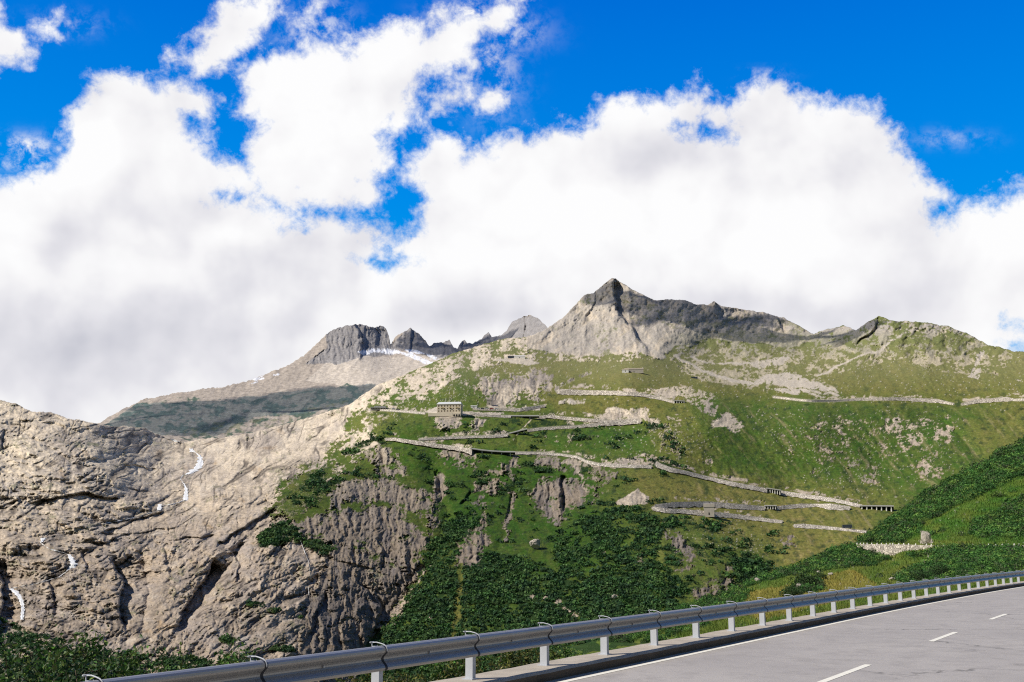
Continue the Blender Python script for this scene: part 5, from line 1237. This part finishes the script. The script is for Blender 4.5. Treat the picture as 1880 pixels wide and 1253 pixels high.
for (x0, y0, rx, ry, a) in [(100, 660, 330, 90, -.50), (60, 560, 320, 100, -.22), (330, 590, 300, 70, -.22), (900, 590, 200, 45, -.40), (760, 545, 160, 40, -.2), (1430, 560, 260, 60, -.42), (1270, 300, 260, 60, -.24), (1120, 250, 100, 30, -.15), (1650, 460, 140, 100, -.26), (500, 450, 160, 50, -.22), (150, 420, 200, 60, -.22), (640, 440, 120, 30, -.2), (250, 210, 100, 30, -.16),
                            (800, 60, 90, 40, -.12), (560, 370, 120, 24, -.18), (1350, 430, 200, 80, .25), (160, 300, 150, 40, .2), (620, 200, 150, 100, .1), (400, 432, 90, 22, .35), (1000, 440, 150, 90, .15), (20, 440, 50, 40, .25), (1800, 400, 100, 40, .2), (1560, 540, 60, 40, .15), (20, 60, 60, 60, -.2), (1850, 520, 120, 60, -.12), (420, 50, 60, 40, -.14)]:
    shade += a * np.exp(-((GU - x0) / rx) ** 2 - ((GV - y0) / ry) ** 2)
shade = np.clip(shade, 0, 1.1)
Psky = rays(GU, GV); Pk = Psky * SKYR
I = np.arange(GU.size).reshape(GU.shape)
Pk[..., :] += CAM
def skymat():
    m = bpy.data.materials.new('sky with clouds'); m.use_nodes = True; nt = m.node_tree; N = nt.nodes; L = nt.links
    for n in list(N):
        if n.type != 'OUTPUT_MATERIAL': N.remove(n)
    out = [n for n in N if n.type == 'OUTPUT_MATERIAL'][0]
    ge = N.new('ShaderNodeNewGeometry')
    nm = N.new('ShaderNodeVectorMath'); nm.operation = 'NORMALIZE'; L.new(ge.outputs['Position'], nm.inputs[0]); D_ = nm.outputs[0]
    def attr(n):
        a = N.new('ShaderNodeAttribute'); a.attribute_name = n; return a.outputs['Fac']
    def math_(op, a, b=None, c=None, clamp=False):
        x_ = N.new('ShaderNodeMath'); x_.operation = op; x_.use_clamp = clamp
        for i, q in enumerate((a, b, c)):
            if q is None: continue
            if isinstance(q, (int, float)): x_.inputs[i].default_value = q
            else: L.new(q, x_.inputs[i])
        return x_.outputs[0]
    def noise(sc_, det, rough, off=None, dist=0.0):
        n = N.new('ShaderNodeTexNoise'); n.inputs['Scale'].default_value = sc_; n.inputs['Detail'].default_value = det; n.inputs['Roughness'].default_value = rough; n.inputs['Distortion'].default_value = dist
        if off is not None:
            a = N.new('ShaderNodeVectorMath'); a.operation = 'ADD'; L.new(D_, a.inputs[0]); a.inputs[1].default_value = off; L.new(a.outputs[0], n.inputs['Vector'])
        else: L.new(D_, n.inputs['Vector'])
        return n.outputs['Fac']
    def mr(v, a, b, c=0., d=1., t='SMOOTHSTEP'):
        x_ = N.new('ShaderNodeMapRange'); x_.interpolation_type = t; L.new(v, x_.inputs['Value'])
        for k_, q in zip(('From Min', 'From Max', 'To Min', 'To Max'), (a, b, c, d)): x_.inputs[k_].default_value = q
        return x_.outputs[0]
    n1 = noise(17, 10, .60, None, .15)
    n2 = noise(60, 9, .66, (3.1, 1.2, .4), .2)
    e = math_('ADD', math_('MULTIPLY', math_('SUBTRACT', n1, .5), 135.), math_('MULTIPLY', math_('SUBTRACT', n2, .5), 85.))
    dens = math_('ADD', attr('cover'), e)
    alpha = mr(dens, -14, 30)
    wsp = math_('MULTIPLY', attr('faint'), mr(n2, .40, .68, 0, 2.2))
    alpha = math_('MAXIMUM', alpha, wsp, clamp=True)
    # relief of the billows: difference of the density towards the sun
    na = noise(9, 4, .45, None, .1); nb = noise(9, 4, .45, (-.016, 0, .022), .1)
    rl = math_('MULTIPLY', math_('SUBTRACT', na, nb), 2.2)
    nc_ = noise(4.5, 5, .5, (7.7, 2, 1), .1)
    sh = math_('ADD', math_('ADD', attr('shade'), rl), math_('MULTIPLY', math_('SUBTRACT', nc_, .5), .62))
    sh = math_('ADD', sh, math_('MULTIPLY', math_('SUBTRACT', n2, .5), .03), clamp=True)
    cr = N.new('ShaderNodeValToRGB'); L.new(sh, cr.inputs[0]); E_ = cr.color_ramp.elements
    E_[0].position = 0; E_[0].color = (.60, .605, .67, 1); E_[1].position = 1.0; E_[1].color = (.985, .985, .99, 1)
    q = cr.color_ramp.elements.new(.45); q.color = (.78, .775, .82, 1); q = cr.color_ramp.elements.new(.75); q.color = (.92, .915, .93, 1)
    sx = N.new('ShaderNodeSeparateXYZ'); L.new(D_, sx.inputs[0])
    bl = N.new('ShaderNodeValToRGB'); L.new(sx.outputs['Z'], bl.inputs[0]); E_ = bl.color_ramp.elements
    E_[0].position = .18; E_[0].color = (.0, .38, .88, 1); E_[1].position = .52; E_[1].color = (.0, .15, .68, 1)
    q = bl.color_ramp.elements.new(.34); q.color = (.0, .26, .82, 1)
    mx = N.new('ShaderNodeMix'); mx.data_type = 'RGBA'; L.new(alpha, mx.inputs['Factor']); L.new(bl.outputs[0], mx.inputs['A']); L.new(cr.outputs[0], mx.inputs['B'])
    em = N.new('ShaderNodeEmission'); L.new(mx.outputs['Result'], em.inputs['Color']); em.inputs['Strength'].default_value = 1.0
    L.new(em.outputs[0], out.inputs['Surface'])
    m.cycles.emission_sampling = 'NONE'
    return m
sky = mesh_np('sky', Pk.reshape(-1, 3), np.stack([I[:-1, :-1], I[:-1, 1:], I[1:, 1:], I[1:, :-1]], -1).reshape(-1, 4), skymat(), smooth=True,
              attrs={'cover': cov.ravel(), 'faint': faint.ravel(), 'shade': shade.ravel()})
tag(sky, kind='structure')

# ------------------------------------------------------------------ light
SAZ, SEL = math.radians(-108), math.radians(44)
SUN = np.array([math.sin(SAZ) * math.cos(SEL), math.cos(SAZ) * math.cos(SEL), math.sin(SEL)])
w = bpy.data.worlds.new('World'); SC.world = w; w.use_nodes = True
nt = w.node_tree; bg = nt.nodes['Background']; st = nt.nodes.new('ShaderNodeTexSky'); st.sky_type = 'NISHITA'
st.sun_disc = False; st.sun_elevation = SEL; st.sun_rotation = SAZ; st.altitude = 2000; st.air_density = 1; st.dust_density = .5
nt.links.new(st.outputs[0], bg.inputs['Color']); bg.inputs['Strength'].default_value = .06
ld_ = bpy.data.lights.new('Sun', 'SUN'); ld_.energy = 5.0; ld_.angle = math.radians(.53); ld_.color = (1.0, .93, .82)
lo = bpy.data.objects.new('Sun', ld_); C.objects.link(lo)
from mathutils import Vector
lo.rotation_euler = Vector(SUN).to_track_quat('Z', 'Y').to_euler()

# ------------------------------------------------------------------ unseen clouds added outside the view, shaped to shade the heights
def shadow_cloud(sheet, pts, t, seed, label, mat='snowcloud'):
    """a real cloud between the sun and a patch of mountain"""
    pts = np.array(pts, float); Q = sheet.pos(pts[:, 0], pts[:, 1]) + SUN * t
    cen = Q.mean(0); rg_ = np.random.default_rng(seed)
    # refine outline with noise, cap with domes
    out = []
    for a, b in zip(Q, np.roll(Q, -1, 0)):
        L_ = np.linalg.norm(b - a); n = max(2, int(L_ / 35))
        for k_ in range(n): out.append(a + (b - a) * k_ / n)
    out = np.array(out); q_ = np.cumsum(np.linalg.norm(np.diff(out, axis=0, append=out[:1]), axis=1)); ax1 = np.cross(SUN, [0, 0, 1.]); ax1 /= np.linalg.norm(ax1); ax2 = np.cross(SUN, ax1)
    for ax_, sd_ in ((ax1, 1), (ax2, 5)): out += ax_[None] * (210 * fbm(q_ / 330, q_ * 0 + seed, 6, .62, seed=200 + sd_))[:, None]
    n = len(out); V_ = [cen + SUN * 60] + [o_ for f in (.5, .8, 1.0) for o_ in (cen + (out - cen) * f + SUN * 60 * (1 - f * f))] + [cen - SUN * 15]
    Fc = [(0, 1 + i, 1 + (i + 1) % n) for i in range(n)]
    for r_ in range(2): Fc += [(1 + r_ * n + i, 1 + (r_ + 1) * n + i, 1 + (r_ + 1) * n + (i + 1) % n, 1 + r_ * n + (i + 1) % n) for i in range(n)]
    Fc += [(1 + 2 * n + (i + 1) % n, 1 + 2 * n + i, 1 + 3 * n) for i in range(n)]
    o = mesh_np('cloud', V_, Fc, M[mat], smooth=True); tag(o, kind='structure')
M['snowcloud'] = simple('cloud vapour', (.85, .85, .87), 1)
_nt = M['snowcloud'].node_tree; _mx = _nt.nodes.new('ShaderNodeMixShader'); _tr = _nt.nodes.new('ShaderNodeBsdfTransparent'); _mx.inputs[0].default_value = .42
_nt.links.new(_tr.outputs[0], _mx.inputs[1]); _nt.links.new(_nt.nodes['Principled BSDF'].outputs[0], _mx.inputs[2]); _nt.links.new(_mx.outputs[0], _nt.nodes['Material Output'].inputs['Surface'])
M['thincloud'] = M['snowcloud'].copy(); M['thincloud'].name = 'thin cloud vapour'
for n_ in M['thincloud'].node_tree.nodes:
    if n_.type == 'MIX_SHADER': n_.inputs[0].default_value = .24
shadow_cloud(S, [(1070, 545), (1126, 520), (1180, 548), (1300, 565), (1420, 580), (1490, 614), (1480, 632), (1400, 628), (1300, 618), (1240, 600), (1180, 590), (1135, 580), (1110, 560), (1085, 560)], 2600, 1, '')
shadow_cloud(S, [(1500, 618), (1560, 604), (1612, 586), (1650, 592), (1620, 612), (1560, 630), (1510, 636)], 2600, 2, '')
shadow_cloud(SF, [(175, 790), (215, 768), (262, 748), (330, 738), (420, 732), (500, 722), (600, 708), (700, 708), (700, 738), (620, 748), (540, 752), (460, 765), (400, 785), (350, 805), (290, 800)], 3000, 3, '', 'thincloud')
shadow_cloud(SF, [(735, 640), (716, 634), (754, 606), (792, 640), (830, 628), (900, 612), (945, 608), (900, 640), (840, 655), (790, 652)], 3400, 4, '')

cam = bpy.data.cameras.new('Camera'); co = bpy.data.objects.new('Camera', cam); C.objects.link(co)
co.location = CAM; co.rotation_euler = (math.radians(90) + PIT, 0, 0)
cam.sensor_width = 36; cam.lens = 36 * F / 1880.; cam.clip_start = .1; cam.clip_end = 120000
SC.camera = co
SC.view_settings.view_transform = 'Standard'; SC.view_settings.look = 'None'; SC.view_settings.exposure = 0
SC.cycles.use_denoising = False; SC.cycles.filter_width = 1.15
SC.cycles.max_bounces = 5; SC.cycles.diffuse_bounces = 3
print('done', time.time() - T0)
